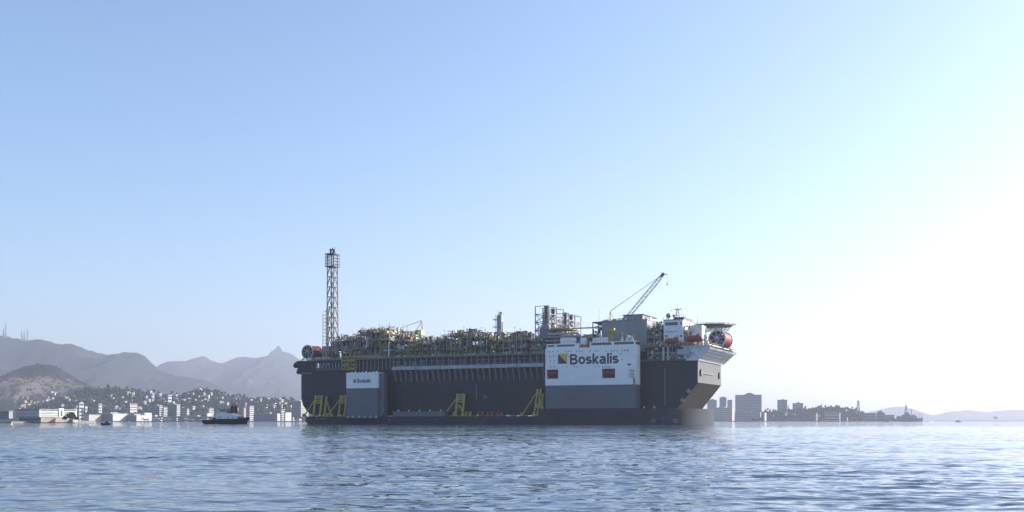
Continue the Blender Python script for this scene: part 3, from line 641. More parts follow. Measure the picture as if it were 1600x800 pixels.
dm.tube((xd,0,pz),(xd,0,pz+1.4),.35,8); dm.lathe((xd,0,pz+2.3),(0,0,1),[(-1.2,0),(-1,.8),(-.5,1.2),(.2,1.3),(.8,1.0),(1.2,.4),(1.3,0)],12); dm.build('radar_dome', M['white_paint'], cas)
for xo in (46, 49, 52): MB().box(s0+xo, s0+xo+1.4, -2.5, -.5, pz+.01, pz+1.6).tube((s0+xo+.7,-1.5,pz+1.6),(s0+xo+.7,-1.5,pz+3.0),.25,6).build('deck_locker', M['white_paint'], cas)
# yellow deck crane on the casing
xc = sx_(955.5, 0); zc = zz_(955.5, 513, 0)
dc = MB(); dc.tube((xc,0,pz),(xc,0,zc-3.2),1.35,10); dc.tube((xc,0,zc-3.2),(xc,0,zc-2.2),1.35,10,2.3); dc.box(xc-2.3,xc+2.0,-1.6,1.6,zc-2.2,zc); dc.build('deck_crane_post', M['yellow'], cas)
MB().bar((xc-1,0,zc),(xc+13.5,.6,pz+1.6),.9,.7).bar((xc+13.5,.6,pz),(xc+13.5,.6,pz+5.2),.5).build('deck_crane_boom', M['yellow'], cas)
MB().bar((xc+6.4,-.6,pz),(xc+6.4,-.6,pz+4.8),.6).build('crane_rest', M['yellow'], cas)
# small aft casing
a0, a1 = sx_(541, -4), sx_(590, -4); zt2 = zz_(565, 582.3, -4); zm2 = zz_(565, 606.5, -4)
ca2 = MB().box(a0, a1, -4, 4, zm2, zt2).build('casing', M['ship_white'], van, 'small white and grey aft casing with navy lettering')
MB().box(a0+.01, a1-.01, -3.99, 3.99, 4.2, zm2-.01).build('lower_plating', M['ship_grey'], ca2)
MB().box(a0-1.5, a1+1.2, -4.4, .6, 3.3, 4.19).build('casing_base', M['ship_hull'], ca2)
MB().box(a1+.0, a1+2.2, -2.2, 4.2, DECK+.03, zt2-.5).build('casing_fender', M['ship_grey'], ca2)
ld = MB(); ld.bar((a1+2.4,-1.9,7),(a1+2.4,-1.9,zt2),.14); ld.bar((a1+2.4,-.6,7),(a1+2.4,-.6,zt2),.14)
for z in np.arange(7.3, zt2, .9): ld.bar((a1+2.4,-1.9,z),(a1+2.4,-.6,z),.22)
ld.build('ladder', M['steel_pale'], ca2)
for k in range(9): x = a0+1.2+k*(a1-a0-2.4)/8; MB().box(x-.5, x+.5, -3.6, -2.6, zt2+.01, zt2+.35+.25*(k % 3)).build('vent', M['white_paint'], ca2)
for k in range(6): x = a0+1+k*(a1-a0-2)/5; MB().prism([(x-.9,4.2),(x+.9,4.2),(x+.4,5.5),(x-.4,5.5)], lambda u,v,t: (u,-4.3+t*.28,v)).build('base_bracket', M['steel_pale'], ca2)
ex0, ex1 = sx_(552.5,-4.05), sx_(556.5,-4.05); ez0, ez1 = zz_(554,598,-4.05), zz_(554,592.3,-4.05)
MB().box(ex0, ex1, -4.06, -4.004, ez0, ez1).build('emblem_square', M['navy_letters'], ca2)
MB().prism([(ex0+.2, ez1), (ex1, ez1), (ex1, ez0+.2)], lambda u, v, t: (u, -4.11+t*.045, v)).build('emblem_triangle', M['logo_yellow'], ca2)
tx0, tx1 = sx_(558, -4.05), sx_(579.5, -4.05); bz = zz_(568, 598, -4.05)
boskalis_letters(tx0, tx1, bz, zz_(568,592,-4)-bz, -4.0, M['navy_letters'], ca2)
# names and marks on the hull
def on_bow(px):
    x = BOW0
    for k in range(400):
        x = 230 + k*.09; y = bow_y(x)
        if sx_(px, y) <= x: break
    return x, y
(xa_, ya_), (xb_, yb_) = on_bow(1035), on_bow(1068)
bn = text_part('ship_name', 'BOKA VANGUARD', 1.3, math.hypot(xb_-xa_, yb_-ya_), (xa_, ya_-.12, zz_(1050,655,0)), M['white_letters'], hull, bold=.02)
bn.rotation_euler = (math.radians(90), 0, math.atan2(yb_-ya_, xb_-xa_))
text_part('ship_name', 'BOKA VANGUARD', 1.0, sx_(510,-.03)-sx_(492,-.03), (sx_(492,-.03), -.02, 3.1), M['white_letters'], hull, bold=.02)
for px in (1021, 1055):
    x, yq = on_bow(px); rg = MB()
    rg.lathe((0,-.03,2.3),(0,1,0),[(-.03,1.15),(.03,1.15),(.03,.7),(-.03,.7),(-.03,1.15)],16,False); ro = rg.build('thruster_mark', M['white_letters'], hull); ro.location = (x, yq-.1, 0); ro.rotation_euler.z = math.atan2(bow_y(x+1)-bow_y(x-1), 2)
for px in (608, 682, 757):
    x = sx_(px, 0); MB().box(x-.2, x+.2, -.06, -.01, 2.2, 3.6).build('frame_mark', M['white_letters'], hull)

# sea-fastening stands and braces: things of their own standing on the deck
def stand(label, px_l, px_r, ytop, feet_px, y=3.2, rungs=4, lean=0.0, extra=None):
    xl, xr = sx_(px_l, y), sx_(px_r, y); zt_ = zz_((px_l+px_r)/2, ytop, y); org = Vector((xl, y, DECK+.03))
    w = Vector((SHIP_ORG.x + xl*_ca + y*_sa, SHIP_ORG.y - xl*_sa + y*_ca, org.z)); r = empty('fastening_stand', w, -SHIP_YAW); tag(r, label, 'support stand', 'yellow stands along the ship deck')
    H = zt_-org.z; dx = xr-xl
    for x in ([0, dx] if dx > .5 else [0]): MB().bar((x,0,0),(x+lean,2.6,H),1.15).build('post', M['yellow'], r); MB().prism([(x-1.1,0),(x+1.1,0),(x+.6,1.8),(x-.6,1.8)], lambda u,v,t: (u,-.9+t*1.6,v)).build('foot', M['yellow'], r)
    if dx > .5:
        for k in range(rungs): z = H*(1-.03-.105*k); MB().bar((.3,2.5*z/H,z),(dx-.3,2.5*z/H,z),.9).build('crossbar', M['yellow'], r)
    for fp in feet_px:
        fx = sx_(fp, y)-xl; top = 0 if fx < dx/2 else dx; MB().bar((top,2.2,H*.84),(fx,-.6,.4),.8).build('brace', M['yellow'], r); MB().prism([(fx-1.4,0),(fx+1.4,0),(fx+.5,2.0),(fx-.5,2.0)], lambda u,v,t: (u,-1.3+t*1.5,v)).build('brace_foot', M['yellow'], r)
    if extra:
        for (xa, za, xb, zb) in extra: MB().bar((xa,1,za),(xb,-.5,zb),.7).build('brace', M['yellow'], r)
stand('yellow two-post stand with long brace at the very stern', 490, 500, 618, [476])
stand('slim single-post yellow stand with brace between the two stern stands', 507, 507, 619.5, [519])
stand('yellow two-post stand with long brace touching the small casing', 529.5, 538.5, 617.5, [512])
stand('yellow two-post stand amidships with brace and splayed struts', 712, 723, 615.5, [694], extra=[(2.4,7,-2.5,.3),(2.4,7,6,.3)])
stand('tall leaning yellow stand with clustered struts beside the large casing', 835, 840, 608, [816], lean=1.2, rungs=2, extra=[(0,9,4.5,.3),(2.4,13,8,.3),(2.4,8,-1.5,.3)])
stand('short yellow strut pair right against the large casing', 845, 848, 615, [], rungs=2, lean=-1)
for px, m_, lab in ((731,'yellow','small yellow deck wedge next to the midships stand'),(750,'orange','first orange-red deck wedge past the yellow wedge'),(765,'orange','middle orange-red deck wedge'),(780,'orange','orange-red deck wedge nearest the leaning stand')):
    x = sx_(px, 4); w = Vector((SHIP_ORG.x + x*_ca + 4*_sa, SHIP_ORG.y - x*_sa + 4*_ca, DECK+.03)); r = empty('deck_wedge', w, -SHIP_YAW); tag(r, lab, 'deck wedge', 'deck wedges amidships')
    for k in (-1.5, 1.5): MB().prism([(k-1.6,0),(k+.9,0),(k+.9,2.8),(k+.3,2.8)], lambda u,v,t: (u,t*.5-.25,v)).build('wedge_plate', M[m_], r)
    MB().box(-3.2,2.6,-.5,.9,0,.35).build('base_plate', M[m_], r); MB().bar((-1.2,.2,2.5),(2.4,.2,2.5),.35).build('tie_bar', M[m_], r)
def ship_point(x, y, z): return Vector((SHIP_ORG.x + x*_ca + y*_sa, SHIP_ORG.y - x*_sa + y*_ca, z))
def lifeboat(x, y, z, L_, label, davit=True):
    r = empty('lifeboat', ship_point(x, y, z), -SHIP_YAW); tag(r, label, 'lifeboat', 'orange-red lifeboats')
    W_ = L_*.34; secs = []
    hb = MB(); n = 9; ring = [(-1,.55),(-.85,.1),(-.35,-.05),(.35,-.05),(.85,.1),(1,.55)]; vs = []
    for k in range(n):
        t = -1+2*k/(n-1); w = W_/2*max(.12, (1-abs(t)**2.6)); up = .18*t*t
        for u, v in ring: vs.append((t*L_/2, u*w, (v+up)*W_))
    m_ = len(ring); fs = [(k*m_+a, k*m_+m_+a, k*m_+m_+a+1, k*m_+a+1) for k in range(n-1) for a in range(m_-1)] + [tuple(range(m_)), tuple(range(n*m_-1, (n-1)*m_-1, -1))]
    hb.add(vs, fs, True).build('boat_hull', M['boat_orange'], r)
    cv = MB(); vs = []; ring2 = [(-1,.55),(-.8,.95),(-.3,1.12),(.3,1.12),(.8,.95),(1,.55)]
    for k in range(n):
        t = -1+2*k/(n-1); w = W_/2*max(.12, (1-abs(t)**2.6)); q = max(.0, 1-abs(t)**5)
        for u, v in ring2: vs.append((t*L_/2, u*w, (.55+(v-.55)*q+.18*t*t)*W_))
    cv.add(vs, [(k*m_+a, k*m_+m_+a, k*m_+m_+a+1, k*m_+a+1) for k in range(n-1) for a in range(m_-1)], True).build('canopy', M['boat_orange'], r)
    MB().box(L_*.18, L_*.34, -W_*.22, W_*.22, W_*1.08, W_*1.4).build('conning_hatch', M['boat_orange'], r)
    for k in (-.22, 0, .12): MB().box(L_*k-.25, L_*k+.25, -W_*.47, -W_*.42, W_*.72, W_*.88).build('window', M['dark_glass'], r)
    if davit:
        for k in (-.36, .36): MB().bar((L_*k, W_*.75, -1.4), (L_*k, W_*.75, W_*1.75), .3).bar((L_*k, W_*.75, W_*1.75), (L_*k, -.1, W_*1.75), .3).bar((L_*k,0,W_*1.1),(L_*k,0,W_*1.75),.12).build('davit', M['orange'], r)
    return r
for h, lab in ((h1, 'orange-red lifeboat in the aft recess of the large white casing'), (h2, 'orange-red lifeboat in the forward recess under the ship lettering')):
    lifeboat((h[0]+h[1])/2, -2.5, h[2]+1.9, (h[1]-h[0])*.9, lab, False)

# ---------------------------------------------------------------- production vessel (same local frame, standing on the ship's deck)
fp = empty('production_vessel', SHIP_ORG, -SHIP_YAW)
tag(fp, 'huge navy oil production vessel with crowded topside modules, carried on the heavy-lift ship', 'production vessel')
Y0, Y1, TOP = 8.0, 62.0, 36.0
MID = 250.5; BOWS = 265.3
fh = loft([(-6,Y0+.6,Y1,17.2,TOP),(-4.2,Y0+.1,Y1,12.6,TOP),(-.5,Y0,Y1,8.2,TOP),(4,Y0,Y1,5.65,TOP),(MID,Y0,Y1,5.65,TOP),(BOWS-.25,Y0,Y1,23.6,TOP)]).build('hull', M['fpso_hull'], fp)
MB().box(BOWS-.25, BOWS, Y0+.02, Y1-.02, 23.7, TOP-.02).build('sheen_bow_plating', M['bow_sheen'], fp)
MB().add([(MID+.1,Y0+.02,5.6),(MID+.1,Y1-.02,5.6),(BOWS+.05,Y1-.02,23.65),(BOWS+.05,Y0+.02,23.65),(MID-.1,Y0+.02,5.8),(MID-.1,Y1-.02,5.8),(BOWS-.2,Y1-.02,23.69),(BOWS-.2,Y0+.02,23.69)],
         [(0,1,2,3),(7,6,5,4),(0,3,7,4),(1,5,6,2),(0,4,5,1),(2,6,7,3)]).build('raked_plating', M['rake_plate'], fp)
for y in (14, 57): MB().tube((BOWS,y,29.5),(BOWS+.9,y,29.5),2.0,14).build('hawse_ring', M['steel_dark'], fp)
MB().box(BOWS+.01, BOWS+.6, 16.5, 42, 28.9, 30.1).build('bow_rubbing_bar', M['steel_dark'], fp)
# stern chutes
for za, zb, ln in ((37.8, 42.6, 7.2), (33.6, 38.4, 4.4)):
    MB().prism([(0,zb),(-ln*.45,zb-.2),(-ln*.8,zb-1.3),(-ln,za+1.2),(-ln*.8,za),(-ln*.55,za+1.0),(-ln*.3,za+1.2),(0,za)], lambda u,v,t: (-6+u, 9+t*9, v)).build('stern_chute', M['fpso_hull'], fp)
MB().box(-6.02, 7, Y0+.3, Y0+1.1, TOP+.01, 42.3).build('stern_bulwark', M['fpso_hull'], fp)
MB().box(-6, 9, Y0+1.12, Y1, 41.6, 42.2).build('poop_deck', M['deck_green'], fp)
text_part('vessel_name', 'PETROBRAS 67', 1.5, sx_(487,Y0)-sx_(471.5,Y0), (sx_(471.5,Y0), Y0-.03, zz_(480,584.5,Y0)), M['white_letters'], fp, bold=.02)
for px, ya, yb, n in ((744.5,600,624,17), (1039,577,632,30)):
    for k in range(n):
        x, z = at(px, ya+(yb-ya)*k/(n-1), Y0-.03); MB().box(x-.28, x+.28, Y0-.05, Y0-.01, z-.22, z+.22).build('draught_mark', M['white_letters'], fp)
text_part('frame_number', '20', 2.6, 2.6, (sx_(754.5,Y0), Y0-.03, zz_(757,622,Y0)), M['white_letters'], fp, bold=.06)
for px, py in ((1066,625),(1076,611)):
    x, z = at(px, py, Y0); MB().tube((x,Y0-.3,z),(x,Y0+.2,z),1.2,12).build('sea_chest_cover', M['steel_grey'], fp)
# side balcony with its brackets and posts
b0, b1 = sx_(612, 4.6), sx_(850, 4.6)
nb = 6
for k in range(nb):
    xa = b0+(b1-b0)*k/nb+.25; xb = b0+(b1-b0)*(k+1)/nb-.25
    MB().box(xa, xb, 4.5, 4.9, 34.5, 36.7).build('balcony_fascia', M['steel_pale'], fp)
MB().box(b0-.3, b1, 4.9, 8.0, 34.45, 34.75).build('balcony_floor', M['steel_grey'], fp)
n = 27
rib = MB().prism([(4.7,34.44),(7.98,34.44),(7.98,26.6),(7.2,27.6),(6.3,31.2)], lambda u,v,t: (-.24+t*.48, u, v)).mesh('balcony_bracket', M['bracket_grey'])
post = MB().box(-.22,.22,5.0,5.4,34.76,42.0).mesh('balcony_post', M['steel_grey'])
for k in range(n):
    x = b0+1.2+(b1-b0-2.4)*k/(n-1)
    link('balcony_bracket', rib, fp, (x,0,0)); link('balcony_post', post, fp, (x,0,0))
for k in range(12): link('balcony_post', post, fp, (b0-1.5-k*2.9,0,0))
for z in (37.6, 39.6): MB().box(b0, b1, 5.05, 5.3, z, z+.16).build('balcony_rail', M['steel_grey'], fp)
MB().box(8, 236, Y0+.8, Y0+1.6, TOP+.01, 42.0).build('side_screen', M['fpso_hull'], fp)
R = random.Random(5)
for k in range(34):
    x = b0+R.uniform(1, b1-b0-5); w = R.uniform(1, 4)
    MB().box(x, x+w, 6.6, 8.6, 34.8+R.uniform(0,.5), 36.6+R.uniform(0,4)).build('balcony_equipment', M[R.choice(('steel_dark','steel_grey','steel_dark','pipe_green'))], fp)
# process deck edge
MB().box(8, 236, 4.6, 60.5, 42.02, 42.6).build('process_deck', M['steel_dark'], fp)
MB().box(8, 236, 4.45, 4.58, 41.9, 42.75).build('deck_edge_beam', M['pipe_green'], fp)
hr = MB()
for x in np.arange(8, 236, 2.2): hr.bar((x,4.7,42.6),(x,4.7,43.7),.09)
for z in (43.15, 43.7): hr.bar((8,4.7,z),(236,4.7,z),.1)
hr.build('handrail', M['yellow'], fp, kind='stuff')
# stern gallery
g0, g1 = sx_(494, 6), sx_(541, 6)
MB().box(g0, g1, 5.6, 8.0, 35.2, 37.0).build('gallery_fascia', M['steel_dark'], fp); MB().box(g0-1, g1+3, 5.4, 8.2, 40.6, 42.0).build('gallery_beam', M['fpso_hull'], fp)
for k in range(10): x = g0+.6+(g1-g0-1.2)*k/9; MB().box(x-.2, x+.2, 5.7, 6.1, 37.02, 40.58).build('gallery_post', M['steel_pale'], fp)
for k in range(3): x = g0+2+k*3; MB().bar((x,5.9,37.1),(x+1.6,5.9,40.5),.25).bar((x+3,5.9,37.1),(x+1.6,5.9,40.5),.25).build('gallery_brace', M['steel_pale'], fp)
# yellow stair tower
st = empty('stair_tower', (0,0,0), parent=fp); t0, t1 = sx_(536,4), sx_(555,4)
for x in (t0, (t0+t1)/2, t1):
    for y in (2.6, 5.4): MB().bar((x,y,35.0),(x,y,44.0),.42).build('post', M['yellow'], st)
for z in (35.4, 38.2, 41.0, 43.6): MB().box(t0-.2, t1+.2, 2.4, 5.6, z, z+.55).build('landing', M['yellow'], st)
for k, z in enumerate((35.9, 38.7, 41.5)): xa, xb = (t0+.5, t1-.5) if k % 2 else (t1-.5, t0+.5); MB().bar((xa,3.2,z),(xb,3.2,z+2.4),.9,.4).build('flight', M['yellow'], st)
sl = MB().bar((t1,4,43.8),(sx_(592,6),7,43.6),.5,.7).build('walkway_beam', M['yellow'], st)

# ---- modules
PM = ['pipe_silver', 'pipe_tan', 'pipe_tan', 'pipe_tan', 'rust_brown', 'rust_brown', 'pipe_green', 'steel_grey', 'steel_pale', 'steel_dark', 'yellow', 'steel_dark', 'white_paint']
def clutter(parent, x0, x1, y0, y1, z0, z1, n, R, mats=PM, rmax=.38, name='pipework'):
    mbs = {m_: MB() for m_ in mats}
    for _ in range(n):
        mb = mbs[R.choice(mats)]; x, y, z = R.uniform(x0,x1), R.uniform(y0,y1), R.uniform(z0,z1); r = R.uniform(.1, rmax); k = R.random()
        if k < .26:
            l = R.uniform(1.5, 6); xe = min(x1, x+l); mb.tube((x,y,z),(xe,y,z),r,6)
            if R.random() < .7: mb.tube((xe,y,z),(xe,y,max(z0,min(z1, z+R.uniform(-4,2)))),r,6)
        elif k < .36: mb.tube((x,y,z),(x,min(y1,y+R.uniform(2,7)),z),r,6)
        elif k < .72: mb.tube((x,y,z0),(x,y,z),r,6)
        else:
            w = R.uniform(.6,2.2); h_ = R.uniform(.6,2.0); zb_ = R.uniform(z0, max(z0, z1-h_)) if R.random() < .6 else z0+.01; mb.box(x,min(x+w,x1),y,y+R.uniform(.6,2.4),zb_,min(z1,zb_+h_))
    for m_, mb in mbs.items():
        if mb.v: mb.build(name, M[m_], parent, kind='stuff')
def module(x0, x1, levels, top, seed, y0=11.5, y1=57, label=None, ncol=None, solid=.6):
    """a block of two or three bays, each with its own decks, columns and skyline"""
    R = random.Random(seed); r = empty('process_module', (0,0,0), parent=fp)
    if label: r['label'] = label
    nbays = max(1, round((x1-x0)/9.5)); cuts = [x0]
    for k in range(1, nbays): cuts.append(x0+(x1-x0)*(k+R.uniform(-.18,.18))/nbays)
    cuts.append(x1)
    for bi, (xa0, xb0) in enumerate(zip(cuts, cuts[1:])):
        xb0 -= .5; dz = R.uniform(-1.3, .5) if nbays > 1 else 0
        lv = [z+dz+R.uniform(-.6,.6) for z in levels]
        if R.random() < .35 and len(lv) > 2: del lv[R.randrange(len(lv)-1)]
        yy0 = y0 + R.choice((0, 0, 1.2, 2.6)); zs = [42.62] + lv; tp_ = top+dz+R.uniform(-.9,.9); nc = max(2, round((xb0-xa0)/3.6)+1)
        for k in range(nc):
            x = xa0+.3+(xb0-xa0-.6)*k/(nc-1); zt_ = lv[-1] + (R.uniform(1.5, tp_-lv[-1]) if R.random() < .4 else 0)
            for y in (yy0, yy0+12, y1): MB().bar((x,y,42.6),(x,y,zt_ if y == yy0 else lv[-1]),.42).build('column', M[R.choice(('steel_grey','steel_pale','steel_grey'))], r)
        for z in lv:
            MB().box(xa0-.2, xb0+.2, yy0-.5, y1, z-.45, z).build('deck_floor', M['steel_dark'], r)
            if R.random() < .6: MB().box(xa0-.2, xb0+R.uniform(-2,.3), yy0-.7, yy0-.52, z-.6, z+.05).build('edge_beam', M[R.choice(('steel_grey','pipe_green','yellow','steel_grey','pipe_tan'))], r)
        for a, b in zip(zs, zs[1:]):
            for k in range(nc-1):
                xa = xa0+.3+(xb0-xa0-.6)*k/(nc-1); xb = xa0+.3+(xb0-xa0-.6)*(k+1)/(nc-1); w = xb-xa
                if R.random() < .3: MB().bar((xa,yy0,a),(xb,yy0,b-.5),.26).build('brace', M['steel_grey'], r)
                if R.random() < solid:
                    q = R.random()
                    if q < .4: MB().box(xa+.3, xb-.3, yy0+1.2, yy0+R.uniform(4,8), a+.02, a+(b-a)*R.uniform(.3,.8)).build('equipment_skid', M[R.choice(('steel_dark','steel_grey','pipe_green','panel_grey','steel_pale'))], r)
                    elif q < .7:
                        rr = min(1.3, w*.36); MB().lathe((xa+w/2,yy0+2.6,a+.1),(0,0,1),[(0,rr*.8),(.3,rr),((b-a)*.7,rr),((b-a)*.8,rr*.6),((b-a)*.84,0)],12).build('vessel', M[R.choice(('pipe_silver','pipe_green','steel_pale','steel_grey'))], r)
                    else:
                        rr = min(1.2, (b-a)*.2); MB().lathe((xa,yy0+3,a+rr+.7),(1,0,0),[(0,0),(.1,rr*.6),(.5,rr),(w-.4,rr),(w-.05,rr*.6),(w,0)],12).build('vessel', M[R.choice(('pipe_silver','pipe_green','steel_pale','steel_grey'))], r)
            for y in (24, 38): MB().box(xa0+R.uniform(0,1.5), xb0-R.uniform(0,3), y, y+R.uniform(3,6), a+.02, a+(b-a)*R.uniform(.45,.9)).build('equipment_skid', M[R.choice(('steel_dark','steel_dark','steel_grey'))], r)
            clutter(r, xa0, xb0, yy0-.6, yy0+8, a, b-.5, int((xb0-xa0)*5.5), R)
            clutter(r, xa0, xb0, yy0+8, y1-1, a, b-.5, int((xb0-xa0)*2.5), R)
        zt_ = lv[-1]
        clutter(r, xa0, xb0, yy0, yy0+14, zt_, tp_, int((xb0-xa0)*9), R, rmax=.36)
        clutter(r, xa0, xb0, yy0+14, y1-1, zt_, tp_-.4, int((xb0-xa0)*6), R, rmax=.36)
        for _ in range(int((xb0-xa0)/1.7)):
            x, y = R.uniform(xa0,xb0), R.uniform(yy0,y1-8); h = (tp_-zt_)*R.uniform(.7,1.5)+.4
            MB().tube((x,y,zt_),(x,y,zt_+h),.15,5,.09).box(x-.35,x+.35,y-.2,y+.2,zt_+h-.35,zt_+h).build('vent_mast', M[R.choice(('pipe_silver','yellow','steel_grey','pipe_tan'))], r)
        for _ in range(2):
            x, y = R.uniform(xa0,xb0-2.5), R.uniform(yy0+.5,y1-8); w = R.uniform(1.6,3.4)
            MB().box(x,x+w,y,y+3,zt_+.01,zt_+R.uniform(.4,.95)*(tp_-zt_)).build('roof_unit', M[R.choice(('pipe_tan','steel_pale','pipe_silver','steel_dark'))], r)
        # stair up the front
        if R.random() < .55:
            i_ = R.randrange(len(zs)-1); xs_ = R.uniform(xa0, xb0-4); MB().bar((xs_,yy0-1.1,zs[i_]),(xs_+3.6,yy0-1.1,zs[i_+1]),.8,.35).build('stair_flight', M[R.choice(('yellow','pipe_green'))], r)
        rl_ = MB()
        for z in lv:
            for x in np.arange(xa0, xb0, 1.8): rl_.bar((x,yy0-.6,z),(x,yy0-.6,z+1.1),.08)
            for q in (.55, 1.1): rl_.bar((xa0,yy0-.6,z+q),(xb0,yy0-.6,z+q),.08)
            rl_.bar((xb0+.15,yy0-.6,z+1.1),(xb0+.15,y1,z+1.1),.08)
        rl_.build('handrail', M['yellow'], r, kind='stuff')
    return r
module(15, 34.5, [49.0, 54.8], 59.8, 1)
m2 = module(35.5, 62.0, [45.6, 50.4, 55.4, 59.8], 63.6, 2)
MB().bar((40,10.2,45.8),(53,10.2,55.8),1.0,.5).build('stair_flight', M['pipe_green'], m2)
MB().box(55.5, 62.8, 9.4, 10.8, 54.4, 55.4).build('yellow_platform', M['yellow'], m2); MB().box(57.5, 60.0, 10.4, 14, 57.5, 60.5).build('orange_unit', M['pipe_tan'], m2)
MB().tube((61.8,9.8,43),(61.8,9.8,53),.28,8).tube((57.5,9.8,47.8),(64.5,9.8,47.8),.28,8).build('white_riser', M['white_paint'], m2)
module(63.0, 75.5, [47.5, 53.0], 58.2, 3)
module(76.5, 102.0, [48.0, 52.4], 57.0, 4)
module(103.0, 132.0, [45.8, 49.2, 55.0], 59.6, 5)
module(133.0, 159.0, [47.0, 52.2], 57.4, 6)
module(161.0, 202.0, [47.2, 51.6], 54.6, 7)
module(235.0, 243.5, [46.0, 50.0, 54.6], 60.4, 8)
# vertical column vessel
x = sx_(781, 30); zb = 55; ztop = zz_(781, 491, 30)
cv = empty('column_vessel', (0,0,0), parent=fp)
MB().lathe((x,30,zb),(0,0,1),[(0,1.9),(ztop-zb-1.2,1.9),(ztop-zb-.5,1.5),(ztop-zb,.2)],16).build('shell', M['panel_grey'], cv)
for z in (ztop-8.2, ztop-3.6): MB().box(x-4.2, x-1.6, 28.6, 31.4, z, z+.3).bar((x-4.1,28.7,z),(x-4.1,28.7,z+1.3),.12).bar((x-4.1,31.3,z),(x-4.1,31.3,z+1.3),.12).bar((x-4.1,28.7,z+1.3),(x-4.1,31.3,z+1.3),.12).build('platform', M['steel_dark'], cv)
ldr = MB(); ldr.bar((x-2.5,29,zb),(x-2.5,29,ztop),.12); ldr.bar((x-2.5,29.8,zb),(x-2.5,29.8,ztop),.12)
for z in np.arange(zb, ztop, .8): ldr.bar((x-2.5,29,z),(x-2.5,29.8,z),.1)
ldr.tube((x+2.3,29,zb),(x+2.3,29,ztop-5),.3,6).build('ladder', M['steel_grey'], cv)
MB().box(x+.2, x+1.8, 29, 31, ztop, ztop+1.4).tube((x-1.1,30,ztop-1),(x-1.1,30,ztop+2.6),.15,6).build('top_valve', M['steel_grey'], cv)
# exhaust stacks in lattice frames, one row across the vessel
ex = empty('exhaust_block', (0,0,0), parent=fp); zl0, zl1 = 52.4, 71.6
def frame(xa, xb, ya, yb, za, zb, n, t, parent, m_='steel_grey'):
    for x in (xa, xb):
        for y in (ya, yb): MB().bar((x,y,za),(x,y,zb),t).build('leg', M[m_], parent)
    for k in range(n):
        z0_, z1_ = za+(zb-za)*k/n, za+(zb-za)*(k+1)/n
        for p, q in (((xa,ya),(xb,ya)),((xb,ya),(xb,yb)),((xb,yb),(xa,yb)),((xa,yb),(xa,ya))):
            MB().bar((*p,z1_),(*q,z1_),t*.7).build('girt', M[m_], parent)
            if k < n-1 or n < 3: MB().bar((*p,z0_),(*q,z1_),t*.5).bar((*q,z0_),(*p,z1_),t*.5).build('cross_brace', M[m_], parent)
xe = sx_(836.5, 12.5)
frame(xe, xe+9, 12.5, 24, zl0, zl1, 4, .5, ex); frame(xe, xe+9, 25, 35.5, zl0, zl1, 4, .5, ex); frame(xe+4, xe+12, 37, 47, zl0, zl1-2.5, 4, .5, ex); frame(xe+4, xe+12, 48, 58, zl0, zl1-2.5, 4, .5, ex)
for yy, xo, hh, w in ((17.5,5.2,zl1+.3,1.45),(28.5,5,zl1-.2,1.3),(40.5,8,zl1-1.6,1.5),(50.5,8,zl1-2,1.4)):
    MB().tube((xe+xo,yy,zl0),(xe+xo,yy,hh),w,14).build('exhaust_stack', M['steel_dark'], ex, 'dark round exhaust stack')
    MB().box(xe+xo-3.0, xe+xo+2.4, yy-3.4, yy+3.2, zl0+.02, zl0+6.4).build('heat_recovery_box', M['panel_grey'], ex)
    MB().prism([(-3.0,6.42),(2.4,6.42),(1.3,9.2),(-1.3,9.2)], lambda u,v,t: (xe+xo+u, yy-1.8+t*3.6, zl0+v)).build('stack_hood', M['panel_grey'], ex)
    MB().bar((xe+xo-3,yy-2,zl0+.4),(xe+xo-8,yy-2,zl0-3.5),2.2,2).build('intake_duct', M['panel_grey'], ex)
R = random.Random(77); clutter(ex, xe, xe+11, 13, 57, zl0, zl0+11, 150, R, ['steel_grey','pipe_silver','steel_pale'], .3)
MB().box(xe+9, xe+22, 14, 30, 57.2, 58.2).build('orange_walkway', M['pipe_tan'], ex)
# long header pipes beside the exhausts
for y, z, r_, xa, xb, m_ in ((10.5,52.2,.75,853,905,'steel_grey'),(10.6,54.2,.6,856,902,'steel_pale'),(13,50.4,.6,850,915,'pipe_silver'),(16,57.6,.4,893,936,'pipe_tan'),(11,47.8,.5,850,930,'steel_grey')):
    x0, x1 = sx_(xa,y), sx_(xb,y); MB().tube((x0,y,z),(x1,y,z),r_,10).tube((x1,y,z),(x1+3.2,y,z-3.0),r_,10).build('header_pipe', M[m_], fp)
# grey electrical building
eh = empty('electrical_building', (0,0,0), parent=fp); e0, e1 = sx_(940,12), sx_(1011,12); ez = 60.6
MB().box(e0, e1, 12, 46, 42.62, ez).build('wall', M['panel_grey'], eh)
npan = 5
for k in range(npan):
    xa = e0+.08+(e1-e0)*k/npan; xb = e0-.08+(e1-e0)*(k+1)/npan
    for z0_, z1_ in ((42.9, 51.0), (51.15, ez-.3)): MB().box(xa, xb, 11.86, 11.99, z0_, z1_).build('cladding_panel', M['panel_grey'], eh)
MB().box(e0-.3, e1+.3, 11.7, 46.3, ez+.01, ez+.35).build('roof', M['steel_grey'], eh)
MB().box(sx_(974,14), sx_(1004,14), 14, 40, ez+.36, ez+3.2).build('roof_house', M['panel_grey'], eh); MB().box(sx_(973,14), sx_(1006,14), 13.6, 40.4, ez+3.21, ez+3.6).build('roof_house_lid', M['steel_dark'], eh)
clutter(eh, e0, e1, 12.5, 20, ez+.36, ez+2.0, 60, R, ['pipe_silver','pipe_tan','white_paint'], .2, 'roof_fittings')
clutter(eh, e0-5.5, e0-.4, 11.5, 40, 43, ez-.5, 90, R, name='pipework'); MB().box(e0-5.6, e0-.2, 11.5, 44, ez-.6, ez).build('side_platform', M['steel_dark'], eh)
for k in range(4): MB().bar((e0-5.4,11.8+k*9,42.6),(e0-5.4,11.8+k*9,ez-.6),.5).build('column', M['steel_grey'], eh)
